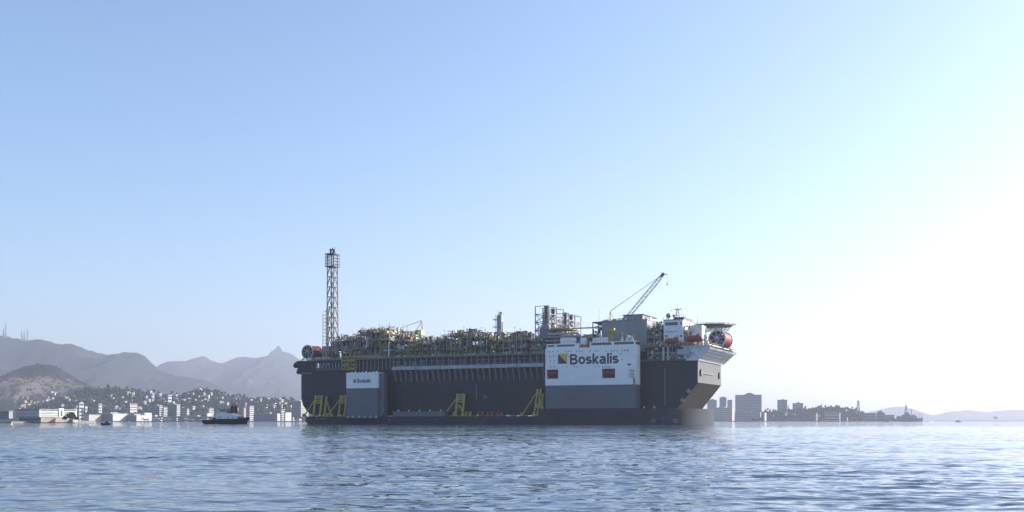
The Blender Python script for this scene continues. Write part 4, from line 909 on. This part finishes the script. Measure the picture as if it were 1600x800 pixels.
for x, h in ((e0-3, 9), (e0+1.5, 4), (e1-1, 4), (e1-4, 3)): MB().tube((x,16,ez),(x,16,ez+h),.13,5,.06).build('whip_antenna', M['steel_grey'], eh)
# flare tower
ft = empty('flare_tower', (0,0,0), parent=fp); fx, fy = sx_(519.5,22), 22; zf0, zf1 = 45.0, zz_(519, 417, 22); zf2 = zz_(519, 397.5, 22)
hw = 2.55
for sx2 in (-1,1):
    for sy2 in (-1,1): MB().tube((fx+sx2*hw*1.06,fy+sy2*hw*1.06,zf0),(fx+sx2*hw*.96,fy+sy2*hw*.96,zf2),.34,7).build('leg', M['lattice_flare'] if 'lattice_flare' in M else M['pipe_tan'], ft)
nbay = 9
for k in range(nbay):
    za, zb_ = zf0+(zf1-zf0)*k/nbay, zf0+(zf1-zf0)*(k+1)/nbay
    C = [(-hw,-hw),(hw,-hw),(hw,hw),(-hw,hw)]
    for a in range(4):
        p, q = C[a], C[(a+1)%4]; m = ((p[0]+q[0])/2, (p[1]+q[1])/2)
        bb = MB().tube((fx+p[0],fy+p[1],zb_),(fx+q[0],fy+q[1],zb_),.24,5)
        bb.tube((fx+p[0],fy+p[1],za),(fx+m[0],fy+m[1],zb_),.2,5).tube((fx+q[0],fy+q[1],za),(fx+m[0],fy+m[1],zb_),.2,5); bb.build('brace', M['lattice_flare'], ft)
for dx, dy, r_ in ((-.6,-.3,.34),(.7,.2,.42),(.1,.9,.25)): MB().tube((fx+dx,fy+dy,zf0),(fx+dx,fy+dy,zf2+1),r_,8).build('flare_riser', M['rust_brown'], ft)
for z in (zf1, zf2):
    MB().box(fx-3.6, fx+3.6, fy-3.6, fy+3.6, z-.25, z+.35).build('platform', M['steel_dark'], ft)
for k in range(4): # cage panels between the two platforms
    C = [(-3.4,-3.4),(3.4,-3.4),(3.4,3.4),(-3.4,3.4)]; p, q = C[k], C[(k+1)%4]
    for j in range(1, 4): z = zf1+(zf2-zf1)*j/4; MB().bar((fx+p[0],fy+p[1],z),(fx+q[0],fy+q[1],z),.3).build('cage_rail', M['steel_grey'], ft)
    for j in range(4): t = j/4; MB().bar((fx+p[0]+(q[0]-p[0])*t,fy+p[1]+(q[1]-p[1])*t,zf1),(fx+p[0]+(q[0]-p[0])*t,fy+p[1]+(q[1]-p[1])*t,zf2),.26).build('cage_bar', M['steel_dark'], ft)
for dx, h, r_ in ((-1.3,3.4,.75),(.9,3.2,.75),(1.9,4.6,.12),(.2,4.2,.3)): MB().tube((fx+dx,fy,zf2+.3),(fx+dx,fy,zf2+.3+h),r_,10).tube((fx+dx,fy,zf2+.3+h*.78),(fx+dx,fy,zf2+.3+h),r_*1.25,10).build('flare_tip', M['steel_dark'], ft)
MB().tube((fx+3,fy-3,zf2),(fx+5.2,fy-3,zf2+.3),.18,5).build('davit_arm', M['steel_dark'], ft)
# lift and cable tower beside it
x2 = fx-5.4; z2 = zz_(507, 487, 22)
lt = empty('cable_tower', (0,0,0), parent=fp)
for a in (-1,1):
    for b in (-1,1): MB().bar((x2+a*1.4,fy+b*1.4,43),(x2+a*1.4,fy+b*1.4,z2+a*1.5),.26).build('leg', M['pipe_tan'], lt)
for z in np.arange(45, z2, 2.4): MB().bar((x2-1.4,fy-1.4,z),(x2+1.4,fy-1.4,z),.2).bar((x2-1.4,fy+1.4,z),(x2+1.4,fy+1.4,z),.2).bar((x2-1.4,fy-1.4,z),(x2-1.4,fy+1.4,z),.2).bar((x2+1.4,fy-1.4,z),(x2+1.4,fy+1.4,z+1.6),.2).build('rung', M['steel_grey'], lt)
MB().tube((x2+1.8,fy-.6,43),(x2+1.8,fy-.6,z2+4),.3,6).build('cable_riser', M['pipe_silver'], lt)
MB().box(fx-6.5, fx-.5, 19, 29, 42.6, 52.6).build('flare_base_house', M['panel_grey'], lt); clutter(lt, fx-3, fx+6, 12, 16, 42.6, 50, 60, R, ['pipe_silver','yellow','steel_grey','pipe_green'])
# hose reels
def reel(cx, cz, y0, y1, rad, parent=fp):
    r = empty('hose_reel', (0,0,0), parent=parent)
    for y in (y0, y1):
        ring = MB().lathe((cx,y,cz),(0,1,0),[(-.25,rad),(.25,rad),(.25,rad*.84),(-.25,rad*.84),(-.25,rad)],32,False).build('flange_rim', M['steel_pale'], r)
        MB().tube((cx,y-.35,cz),(cx,y+.35,cz),rad*.26,14).build('hub', M['steel_pale'], r)
        for k in range(8):
            a = k*math.pi/4+.2; MB().bar((cx+math.cos(a)*rad*.2,y,cz+math.sin(a)*rad*.2),(cx+math.cos(a)*rad*.9,y,cz+math.sin(a)*rad*.9),rad*.15,.4).build('spoke', M['steel_pale'], r)
    for k in range(int((y1-y0)/1.0)): y = y0+.8+k*1.0; MB().lathe((cx,y,cz),(0,1,0),[(-.48,rad*.80),(-.3,rad*.90),(0,rad*.935),(.3,rad*.90),(.48,rad*.80)],28).build('hose_coil', M['hose_red'], r)
    MB().tube((cx,y0+.3,cz),(cx,y1-.3,cz),rad*.55,20).build('drum', M['steel_dark'], r)
    for y in (y0-.9, y1+.9): MB().bar((cx-rad*.75,y,cz-rad*1.12),(cx,y,cz),.5).bar((cx+rad*.75,y,cz-rad*1.12),(cx,y,cz),.5).bar((cx-rad*.9,y,cz-rad*1.1),(cx+rad*.9,y,cz-rad*1.1),.5).build('cradle', M['steel_grey'], r)
    return r
rx, rz2 = at(480.5, 550, 15); reel(rx, rz2, 15, 26, 4.8)
rx, rz2 = at(1120.5, 529, 24); reel(rx, rz2, 24, 41, 5.1)
clutter(fp, -5, 12, 9.5, 13, 42.2, 44.6, 70, R, ['pipe_silver','yellow','white_paint','steel_grey'], .25, 'deck_fittings')
# accommodation
ab = empty('accommodation_block', (0,0,0), parent=fp); q0, q1 = sx_(1037,10), sx_(1067,10); az = zz_(1052, 500, 10)
MB().box(q0, q1, 10, 44, 44.5, az).build('wall', M['white_paint'], ab)
MB().box(q0-.3, q1+.4, 9.7, 44.3, az+.01, az+.4).build('roof', M['steel_grey'], ab)
MB().box(q0+1, q1-3, 9.9, 10.02, az-3.0, az-1.2).build('window_band', M['dark_glass'], ab)
for x, z in ((q1-1.2,az-2.2),(q1-1,az-9.2),(q0+1.2,az-9)): MB().box(x-.5,x+.5,9.9,10.02,z-.5,z+.5).build('window', M['dark_glass'], ab)
for z in (az-6.4, az-10.5): MB().box(q0+.6, q1-2.6, 9.55, 9.98, z-.2, z+.15).build('ledge', M['steel_pale'], ab)
for y in np.arange(13, 42, 5): 
    for z in (az-3, az-6.5, az-10): MB().box(q1-.02, q1+.08, y, y+1.4, z, z+1.1).build('window', M['dark_glass'], ab)
MB().box(q0+5.5, q1+.2, 12, 30, az+.41, az+1.7).build('bridge_parapet', M['steel_dark'], ab)
MB().box(sx_(1083,14), sx_(1097,14), 14, 24, 44.8, zz_(1090,508,14)).build('stair_house', M['white_paint'], ab)
MB().box(q1+.5, sx_(1084,16), 16, 40, 44.8, 52.6).build('annex', M['white_paint'], ab)
for z in (48.5, 52.6, 56.0): MB().box(q1+.2, sx_(1083,13), 12, 15.8, z, z+.25).build('walkway', M['steel_pale'], ab)
clutter(ab, q1+.5, sx_(1083,13), 11.5, 15.5, 45, 57, 50, R, ['white_paint','pipe_tan','steel_pale','pipe_silver'], .25, 'walkway_fittings')
mx_ = sx_(1059, 20); mt = MB(); mz = az+.4
for a in (-1,1):
    for b in (-1,1): mt.bar((mx_+a*1.2,20+b*1.2,mz),(mx_+a*.45,20+b*.45,mz+6.5),.25)
for z in (1.5,3,4.5,6): mt.box(mx_-1+z*.09,mx_+1-z*.09,19+z*.09,21-z*.09,mz+z,mz+z+.2)
mt.box(mx_-2.2,mx_+2.2,19.6,20.4,mz+6.5,mz+6.9).tube((mx_,20,mz+6.9),(mx_,20,mz+11.5),.16,5,.06).tube((mx_+2,20,mz+1),(mx_+2.4,20,mz+8),.1,5).build('radar_mast', M['steel_pale'], ab)
for px_, rr in ((1044.5,1.5),(1053,.9)):
    xx = sx_(px_, 16); MB().tube((xx,16,az+.4),(xx,16,az+1.8),.3,8).lathe((xx,16,az+2.6+rr*.4),(0,0,1),[(-rr,0),(-rr*.8,rr*.6),(-rr*.3,rr*.95),(rr*.3,rr*.95),(rr*.8,rr*.6),(rr,0)],14).build('satellite_dome', M['panel_grey'], ab)
for k in range(9): xx = q0+2+R.random()*20; MB().tube((xx,14+k,az-2),(xx,14+k,az+R.uniform(2,5)),.12,5,.06).build('whip_antenna', M['steel_grey'], ab)
# gallery below the accommodation
gl = empty('forward_gallery', (0,0,0), parent=fp); f0, f1 = 236.2, 262
MB().box(f0, f1, 6.0, 10, 44.0, 44.5).build('deck_floor', M['steel_dark'], gl); MB().box(f0-4, f1-3, 5.8, 8.2, 36.1, 37.2).build('lower_beam', M['steel_dark'], gl)
for k in range(9): xx = f0+.6+k*2.9; MB().bar((xx,6.3,37.2),(xx,6.3,44),.34).build('post', M['steel_grey'], gl)
for k in range(5): xx = f0+.6+k*5.8; MB().bar((xx,6.3,37.3),(xx+2.9,6.3,40.6),.26).bar((xx+5.8,6.3,37.3),(xx+2.9,6.3,40.6),.26).build('brace', M['steel_pale'], gl)
MB().box(f0-4, f1, 10.2, 10.6, 36.1, 43.98).build('gallery_screen', M['fpso_hull'], gl)
MB().box(f0, f1, 6.1, 6.5, 40.6, 40.95).build('rail_beam', M['steel_pale'], gl)
for xx in (245.5, 248.2): MB().box(xx, xx+1.1, 5.4, 6.2, 36.5, 44).build('davit_column', M['steel_pale'], gl)
MB().box(254, 261, 5.9, 6.4, 39.6, 42.6).build('pale_screen', M['steel_pale'], gl)
clutter(gl, f0, f1, 6.5, 9.6, 37.2, 44, 60, R, ['steel_grey','steel_dark','pipe_silver'], .3); clutter(gl, f0, f1+4, 5.9, 9.8, 44.5, 47.5, 70, R, ['white_paint','pipe_tan','steel_grey','orange'], .2, 'deck_fittings')
# flared bow platform
bp = empty('bow_platform', (0,0,0), parent=fp)
zb0, zb1 = 36.05, 43.9
MB().prism([(257.5,zb0),(266.0,zb0),(266.6,zb0+.8),(272.4,zb1-1.0),(272.4,zb1),(257.5,zb1)], lambda u,v,t: (u, 6.6+t*58.0, v)).build('flare_plating', M['platform_pale'], bp)
MB().box(254, 266.4, 6.2, 6.58, 36.1, 37.4).build('lower_stringer', M['platform_pale'], bp)
for k in range(19): y = 7+k*3.15; MB().prism([(266.5,37.4),(272.6,43.0),(272.6,42.2),(266.7,36.5)], lambda u,v,t: (u, y+t*.3, v)).build('flare_rib', M['platform_pale'], bp)
for k in range(3): MB().bar((268.0+k*1.5,6.5,38.3+k*1.45),(268.0+k*1.5,64.7,38.3+k*1.45),.35).build('flare_stringer', M['steel_grey'], bp)
for y in (65.2, 66.2): MB().bar((266,y-.8,36.4),(273.8,y,43.4),.3).build('far_strut', M['platform_pale'], bp)
MB().box(256, 274.2, 5.8, 66.4, zb1+.01, zb1+.5).build('platform_deck', M['platform_pale'], bp)
prr = MB()
for y in np.arange(6, 66.3, 2): prr.bar((274.0,y,zb1+.5),(274.0,y,zb1+1.6),.1)
for xx in np.arange(256, 274, 2): prr.bar((xx,6.0,zb1+.5),(xx,6.0,zb1+1.6),.1)
for z in (1.05,1.6): prr.bar((274.0,6,zb1+z),(274.0,66.2,zb1+z),.1).bar((256,6.0,zb1+z),(274,6.0,zb1+z),.1)
prr.build('handrail', M['pipe_tan'], bp, kind='stuff')
clutter(bp, 258, 273, 8, 62, zb1+.51, zb1+4.2, 150, R, ['white_paint','pipe_silver','hose_red','steel_grey','steel_pale','pipe_tan'], .4, 'deck_fittings')
MB().box(268, 273, 46, 60, zb1+.51, zb1+3.2).build('winch_house', M['steel_grey'], bp)
MB().box(266, 267.2, 12, 13.4, zb1+.51, zb1+5).build('white_post', M['white_paint'], bp)
# helideck
hx, hy, hzz, hr_ = sx_(1113, 36), 36, zz_(1113, 508.5, 36), 12.2
hd = empty('helideck', (0,0,0), parent=fp)
MB().lathe((hx,hy,hzz),(0,0,1),[(-1.0,0),(-1.0,hr_*.9),(-.3,hr_),(.25,hr_),(.25,0)],8,False).build('landing_deck', M['heli_brown'], hd)
net = MB()
for k in range(24): a = k*math.pi/12; net.bar((hx+math.cos(a)*hr_*.97,hy+math.sin(a)*hr_*.97,hzz),(hx+math.cos(a)*(hr_+1.6),hy+math.sin(a)*(hr_+1.6),hzz+.5),.2)
for k in range(24): a, b = k*math.pi/12, (k+1)*math.pi/12; net.bar((hx+math.cos(a)*(hr_+1.6),hy+math.sin(a)*(hr_+1.6),hzz+.5),(hx+math.cos(b)*(hr_+1.6),hy+math.sin(b)*(hr_+1.6),hzz+.5),.2)
net.build('safety_net', M['steel_grey'], hd)
for dx, dy in ((-6,-7),(-6,7),(4,-7),(4,7),(-8,0)): MB().bar((hx+dx*.6,hy+dy*.8,zb1+.5),(hx+dx,hy+dy,hzz-1),.6).build('support_leg', M['steel_pale'], hd)
tr = MB()
for dy in (-7,0,7):
    for k in range(6): xa = hx-9+k*3; tr.bar((xa,hy+dy,hzz-1),(xa+1.5,hy+dy,hzz-3),.25).bar((xa+3,hy+dy,hzz-1),(xa+1.5,hy+dy,hzz-3),.25)
    tr.bar((hx-8,hy+dy,hzz-3),(hx+8,hy+dy,hzz-3),.3)
tr.bar((hx+8,hy,hzz-3.2),(hx+12,hy,hzz-.5),.3).build('support_truss', M['steel_pale'], hd)
MB().box(hx-15.5, hx-11.8, hy-3, hy+3, hzz-1.2, hzz-.2).build('access_walkway', M['pipe_tan'], hd)
# cranes
def crane(y, base_px, foot, mast, tip, zbase, boom_w, label, house_m='yellow', boom_m='lattice_flare'):
    r = empty('crane', (0,0,0), parent=fp); r['label'] = label
    bx = sx_(base_px, y); fxx, fz = at(*foot, y); mxx, mz_ = at(*mast, y); txx, tz = at(*tip, y)
    MB().tube((bx,y,zbase),(bx,y,fz-2.2),1.5,12,1.3).build('pedestal', M['yellow'], r); MB().box(bx-2.4, bx+2.6, y-2, y+2, fz-2.2, fz+1.2).build('machinery_house', M[house_m], r); MB().box(bx+1.2,bx+3.4,y-3.2,y-2.02,fz-1.8,fz+.6).build('cab', M['white_paint'], r)
    MB().bar((mxx,y-1,fz+1.2),(mxx,y-.3,mz_),.4).bar((mxx,y+1,fz+1.2),(mxx,y+.3,mz_),.4).bar((bx+2.2 if mxx < bx+1 else bx-2.2,y,fz+1.2),(mxx,y,mz_),.3).build('gantry', M['pipe_tan'], r)
    d = Vector((txx-fxx,0,tz-fz)); L_ = d.length; d.normalize(); nrm = Vector((-d.z,0,d.x)); P0_ = Vector((fxx,y,fz))
    def pt(t, a, b): tap = boom_w*min(1, .35+6*t, .35+5*(1-t)); return P0_ + d*(t*L_) + nrm*(a*tap/2) + Vector((0, b*tap/2, 0))
    N_ = 10
    for a in (-1,1):
        for b in (-1,1):
            ch = MB()
            for k in range(N_): ch.bar(pt(k/N_,a,b), pt((k+1)/N_,a,b), .24)
            ch.build('boom_chord', M[boom_m], r)
    lc = MB()
    for k in range(N_*2):
        t0_, t1_ = k/(N_*2), (k+1)/(N_*2); s_ = 1 if k % 2 else -1
        for b in (-1,1): lc.bar(pt(t0_,s_,b), pt(t1_,-s_,b), .11)
        for a in (-1,1): lc.bar(pt(t0_,a,s_), pt(t1_,a,-s_), .11)
    lc.build('boom_lacing', M[boom_m], r)
    tip_ = P0_ + d*L_; MB().bar(tip_-d*2.2, tip_+d*.6, 1.3, 1.6).bar(tip_, tip_+Vector((2.6 if d.x > 0 else -2.6,0,-.4)), .35).build('boom_head', M['steel_dark'], r)
    MB().tube((mxx,y,mz_), tip_, .14, 5).tube((mxx,y-.5,mz_), tip_, .12, 5).build('pendant_line', M['steel_pale'], r)
    MB().tube(tip_+Vector((2.4*(1 if d.x>0 else -1),0,-.4)), tip_+Vector((2.4*(1 if d.x>0 else -1),0,-6)), .07, 4).box(tip_.x+2.4*(1 if d.x>0 else -1)-.3, tip_.x+2.4*(1 if d.x>0 else -1)+.3, y-.2, y+.2, tip_.z-7, tip_.z-6).build('hook', M['steel_dark'], r)
    return r
crane(50, 958, (968,511), (953.5,486.5), (1036.5,428), 42.6, 2.0, 'tall lattice crane with raised boom behind the grey building')
crane(36, 655, (652,519), (659.5,501), (611,517.5), 42.6, .9, 'small crane with boom lowered flat towards the stern')
MB().tube((sx_(640,36),36,zz_(640,519.5,36)),(sx_(654,36),36,zz_(654,519.5,36)),.25,5).build('jib_rest', M['steel_grey'], fp)
lb = lifeboat(sx_(1050,4.2), 4.2, 45.6, 8.2, 'orange-red lifeboat hung below the white accommodation block'); lb2 = lifeboat(sx_(1084,4.2), 4.2, 46.2, 9.6, 'orange-red lifeboat hung beside the bow platform')

# ---------------------------------------------------------------- other craft
M['tug_black'] = mat('tug_black', (.016,.016,.018), .6, var=.2, scale=.8)
M['tyre'] = mat('tyre_rubber', (.012,.012,.012), .85, var=.2, scale=2)
M['tug_white'] = mat('tug_white', (.74,.73,.71), .5, var=.06, scale=.5, streak=.25, streak_col=(.35,.25,.18))
M['tug_red'] = mat('tug_red', (.30,.05,.04), .5, var=.15, scale=.8)
M['warship_grey'] = mat('warship_grey', (.16,.18,.21), .6, var=.1, scale=.2)
def boat_hull(L_, B_, sheer, draft=-.8, n=13, bow=2.2, stern=.75):
    """closed hull along x: sheer(t) gives deck height for t = -1 (stern) .. 1 (bow)"""
    mb = MB(); vs = []; ring = [(-1,1),(-.97,.45),(-.8,0),(.8,0),(.97,.45),(1,1)]
    for k in range(n):
        t = -1+2*k/(n-1); w = B_/2*(1-max(0,t)**3.0*.86)*(stern+(1-stern)*min(1,(t+1)*2.5)); top = sheer(t); rk = max(0,t)**2*bow*.5
        for u, v in ring: vs.append((t*L_/2*(1-.0) - rk*(1-v)*1.0 + (1-v)*max(0,-t)**3*.8, u*w*(.86+.14*v), draft+(top-draft)*v))
    m_ = len(ring); fs = [(k*m_+a, k*m_+m_+a, k*m_+m_+(a+1)%m_, k*m_+(a+1)%m_) for k in range(n-1) for a in range(m_)] + [tuple(range(m_)), tuple(range(n*m_-1,(n-1)*m_-1,-1))]
    return mb.add(vs, fs, False)
dt = 710; p = W(354, HZ, dt); tug = empty('tugboat', (p.x, p.y, 0), -math.radians(14)); tag(tug, 'black-hulled harbour tug with white deckhouse and tyre fenders', 'tugboat')
Lt = 32.0
sh = lambda t: 2.5 + (1.0 if t > -.45 else max(0, (t+.6)/.15)) + .7*max(0, t-.55)
boat_hull(Lt, 10, sh).build('hull', M['tug_black'], tug)
tm = MB().lathe((0,0,0),(0,1,0),[(-.22,.75),(-.1,.85),(.1,.85),(.22,.75),(.22,.42),(-.22,.42),(-.22,.75)],12).mesh('tyre_fender', M['tyre'])
for k in range(15):
    t = -.95+k*.125; w = 5*(1-max(0,t)**3*.86)*(.75+.25*min(1,(t+1)*2.5)); o = link('tyre_fender', tm, tug, (t*Lt/2, -w-.25, sh(t)-.9-.25*(k % 2)))
MB().tube((14.6,-3.6,3.6),(16.0,0,3.9),.8,10).tube((16.0,0,3.9),(14.6,3.6,3.6),.8,10).build('bow_fender', M['tyre'], tug)
MB().tube((-15.5,-3.6,2.4),(-15.9,3.6,2.4),.6,10).build('stern_fender', M['tyre'], tug)
MB().box(-6.0, 9.2, -3.4, 3.4, 2.4, 5.9).build('deckhouse', M['tug_white'], tug)
MB().box(-4.6, 5.8, -3.0, 3.0, 5.91, 7.4).build('upper_deckhouse', M['tug_white'], tug)
for xx in (-4.8,-2.4,3.0,6.6): MB().tube((xx,-3.46,4.6),(xx,-3.36,4.6),.34,10).build('porthole', M['dark_glass'], tug)
wh = MB().prism([(-4.3,7.42),(1.0,7.42),(1.4,9.9),(-4.0,9.9)], lambda u,v,t: (u,-2.4+t*4.8,v)).build('wheelhouse', M['tug_white'], tug)
for a in range(4): MB().box(-3.7+a*1.2, -2.75+a*1.2, -2.46, -2.36, 8.3, 9.5).build('window', M['dark_glass'], wh)
MB().box(1.2, 1.36, -2, 2, 8.3, 9.5).build('window', M['dark_glass'], wh)
MB().box(-4.6, 1.8, -2.7, 2.7, 9.91, 10.2).build('wheelhouse_roof', M['tug_black'], wh)
MB().box(1.6, 3.6, -1.2, 1.2, 7.42, 8.9).build('red_locker', M['tug_red'], tug)
for y in (-1.9, 1.9): MB().prism([(3.9,7.42),(6.8,7.42),(6.5,12.2),(4.6,12.2)], lambda u,v,t: (u, y-.8+t*1.6, v)).build('funnel', M['tug_black'], tug); MB().tube((5.5,y,12.2),(5.5,y,13.0),.3,8).build('exhaust_pipe', M['steel_dark'], tug)
ms = MB(); ms.bar((4.4,0,7.4),(4.9,0,16.8),.3).bar((6.2,0,7.4),(5.0,0,14),.2).bar((4.0,-1.3,13.4),(4.9+.9,1.3,13.4),.16).bar((4.8,-1.8,14.9),(4.8,1.8,14.9),.14).tube((4.9,0,16.8),(4.9,0,18.6),.07,5).box(4.2,5.6,-.3,.3,14.0,14.35); ms.build('mast', M['pipe_tan'], tug)
for s_ in (-1,1): MB().tube((5.4,s_*1.2,12.6),(7.0,s_*1.3,13.6),.22,7).build('fire_monitor', M['tug_red'], tug)
MB().box(9.6, 12.2, -1.2, 1.2, 3.4, 5.0).tube((10.2,-1.6,4.4),(10.2,1.6,4.4),.8,10).build('bow_winch', M['steel_dark'], tug)
MB().box(-9.5, -7.4, -1.4, 1.4, 2.4, 4.2).build('tow_winch', M['steel_dark'], tug)
rl3 = MB()
for xx in np.arange(6, 14.6, 1.4): rl3.bar((xx,-3.2+max(0,xx-10)*.35,sh(xx/16)),(xx,-3.2+max(0,xx-10)*.35,sh(xx/16)+1.1),.07)
rl3.bar((6,-3.2,4.6),(10,-3.2,4.7),.07).bar((10,-3.2,4.7),(14.6,-1.6,5.0),.07); rl3.build('bow_rail', M['tug_white'], tug, kind='stuff')
MB().box(-5.8, -4.8, -3.2, -2.4, 5.91, 7.0).build('liferaft_canister', M['tug_white'], tug)
# fishing boat
p = W(166, HZ, 560); fb = empty('fishing_boat', (p.x, p.y, 0), math.radians(8)); tag(fb, 'small dark open fishing boat with low cabin on the bay', 'boat')
boat_hull(6.2, 2.0, lambda t: .75+.55*max(0,-t)**2+.35*max(0,t)**2, -.25).build('hull', M['tug_black'], fb)
MB().box(-.6, 1.3, -.65, .65, .6, 1.75).build('cabin', M['steel_dark'], fb); MB().box(-.8, 1.5, -.8, .8, 1.76, 1.86).build('cabin_roof', M['steel_grey'], fb)
MB().tube((.2,0,1.86),(.2,0,3.0),.04,5).build('mast', M['pipe_tan'], fb); MB().box(-2.4,-1.5,-.4,.4,.7,1.15).build('engine_box', M['steel_grey'], fb); MB().box(1.7,2.3,-.3,.3,.75,1.2).build('net_heap', M['pipe_tan'], fb)
# channel buoy
p = W(18.5, HZ, 372); by = empty('channel_buoy', (p.x, p.y, 0)); tag(by, 'small pale lattice channel buoy floating off the island', 'buoy')
MB().lathe((0,0,-.2),(0,0,1),[(0,.0),(0,.55),(.45,.6),(.6,.4),(.6,0)],12).build('float', M['tug_red'], by)
for a in range(4): MB().bar((math.cos(a*1.57)*.38,math.sin(a*1.57)*.38,.3),(math.cos(a*1.57)*.12,math.sin(a*1.57)*.12,1.6),.06).build('strut', M['white_paint'], by)
MB().tube((0,0,1.5),(0,0,1.9),.16,8).build('lamp', M['white_paint'], by)
# little white launch and far skiff
for px, d, L_, lab in ((200,1900,7,'tiny white speedboat running close to the hangars'), (290,2100,8,'tiny white speedboat off the airfield sea wall'), (1387,1350,6,'tiny pale skiff off the naval quay'), (1497,2300,14,'hazy little workboat near the far shore'), (1221,2000,7,'tiny white launch below the pale tower across the bay')):
    p = W(px, HZ, d); b = empty('speedboat' if px < 400 else 'workboat', (p.x, p.y, 0), .1); tag(b, lab, 'boat')
    boat_hull(L_, L_*.3, lambda t: L_*.12+.3*max(0,t)**2, -.2, 9).build('hull', M['tug_white' if px < 1400 else 'steel_grey'], b); MB().box(-L_*.1, L_*.15, -L_*.1, L_*.1, L_*.1, L_*.26).build('cabin', M['steel_grey'], b)
# parked aeroplanes
def plane(px, d, yaw, L_, tailm, label, s=1.0):
    p = W(px, HZ, d); r = empty('aeroplane', (p.x, p.y, 1.92), yaw); tag(r, label, 'aeroplane', 'aeroplanes parked on the airfield'); rr = L_*.055; z = rr+2.0
    MB().lathe((-L_/2,0,z),(1,0,0),[(0,.1),(L_*.12,rr*.6),(L_*.28,rr),(L_*.85,rr),(L_*.94,rr*.75),(L_*.985,rr*.35),(L_,0)],14).build('fuselage', M['white_wall'], r)
    for s_ in (-1,1):
        MB().add([(L_*.05,0,z-.8),(-L_*.14,s_*L_*.45,z+.4),(-L_*.19,s_*L_*.45,z+.4),(-L_*.12,0,z-.8),(L_*.05,0,z-.4),(-L_*.14,s_*L_*.45,z+.6),(-L_*.19,s_*L_*.45,z+.6),(-L_*.12,0,z-.4)],[(0,1,2,3),(7,6,5,4),(0,4,5,1),(1,5,6,2),(2,6,7,3),(3,7,4,0)]).build('wing', M['steel_pale'], r)
        MB().tube((-L_*.02,s_*L_*.16,z-1.6),(L_*.1,s_*L_*.16,z-1.6),1.0,10).build('engine', M['steel_pale'], r)
        MB().bar((-L_*.44,0,z+.8),(-L_*.49,s_*L_*.17,z+1.2),.3,1.6).build('tailplane', M['white_wall'], r)
    MB().prism([(-L_*.36,z+rr*.7),(-L_*.47,z+rr*.4),(-L_*.52,z+L_*.2),(-L_*.455,z+L_*.2)], lambda u,v,t: (u,-.2+t*.4,v)).build('tail_fin', M[tailm], r)
    for x_, y_ in ((L_*.36,0),(-L_*.06,-2),(-L_*.06,2)): MB().tube((x_,y_-.2,.55),(x_,y_+.2,.55),.55,10).bar((x_,y_,.5),(x_,y_,z-rr*.6),.25).build('landing_gear', M['steel_dark'], r)
plane(259, 2430, math.radians(-22), 34, 'hose_red', 'white aeroplane with red tail facing the tug')
plane(249, 2470, math.radians(-60), 30, 'hose_red', 'aeroplane with red tail parked nose-on behind the red-tailed one')
plane(297, 2440, math.radians(-30), 30, 'white_wall', 'plain white aeroplane with tall white tail on the apron')
plane(228, 2440, math.radians(-40), 28, 'hose_red', 'white aeroplane parked beside the second hangar')
plane(318, 2460, math.radians(160), 24, 'white_wall', 'white aeroplane facing the hangars near the tug')
# moored warship across the bay
dw = 2900; p = W(1418, HZ, dw); wsr = empty('warship', (p.x, p.y, 0), 0.03); tag(wsr, 'hazy grey warship with tall radar mast moored at the naval quay', 'warship'); pm = dw/F_PX
boat_hull(50*pm, 14, lambda t: 8.5+2.5*max(0,t)**2, -1, 13, 8).build('hull', M['warship_grey'], wsr)
for x0, x1, zt_ in ((-30,26,14),(-16,10,19),(-8,4,25),(14,20,19)): MB().box(x0, x1, -4.2+zt_*.05, 4.2-zt_*.05, 8.2, zt_).build('superstructure', M['warship_grey'], wsr)
MB().bar((-7,0,24),(-4,0,48),1.6).bar((-1,0,24),(-3.4,0,44),1.2).box(-7,0,-3,3,33,34).box(-6.5,-1,-4,4,40,41).build('radar_mast', M['warship_grey'], wsr)
MB().bar((11,0,18),(10,0,36),1.2).box(7,13.5,-2,2,31,32.2).build('after_mast', M['warship_grey'], wsr)
for x_ in (24, 33, 39): MB().bar((x_,0,9),(x_,0,19+x_%5),.9).build('derrick', M['warship_grey'], wsr)
MB().lathe((-24,0,14),(0,0,1),[(0,2.6),(1.6,2.4),(2.4,1.2),(2.5,0)],10).bar((-24,0,15.4),(-31,0,16.4),.6).build('gun_turret', M['warship_grey'], wsr)
# two distant birds over the ship's mast
for px, py, lab in ((1049, 485.5, 'small dark bird flying beside the radar mast'),):
    p = W(px, py, 560); b = empty('bird', p, .5); tag(b, lab, 'bird'); MB().lathe((-.45,0,0),(1,0,0),[(0,0),(.2,.12),(.5,.16),(.8,.1),(.95,0)],8).build('body', M['tug_black'], b)
    for s_ in (-1,1): MB().add([(.15,0,.05),(.05,s_*.5,.25),(-.15,s_*.95,.12),(-.2,s_*.45,.2),(-.15,0,.05)],[(0,1,2,3,4)]).build('wing', M['tug_black'], b)

# ---------------------------------------------------------------- haze over the bay
hzb = MB().box(-9000, 9000, -1500, 15500, -4.0, 960).build('haze', None, kind='stuff')
hm_ = bpy.data.materials.new('haze_air'); hm_.use_nodes = True; nt = hm_.node_tree
for n in list(nt.nodes): nt.nodes.remove(n)
ho = nt.nodes.new('ShaderNodeOutputMaterial'); hv = nt.nodes.new('ShaderNodeVolumePrincipled')
hv.inputs['Color'].default_value = (*HAZE_COLOR, 1); hv.inputs['Density'].default_value = HAZE_DENSITY; hv.inputs['Anisotropy'].default_value = HAZE_ANISO
nt.links.new(hv.outputs[0], ho.inputs['Volume']); hzb.data.materials.append(hm_)
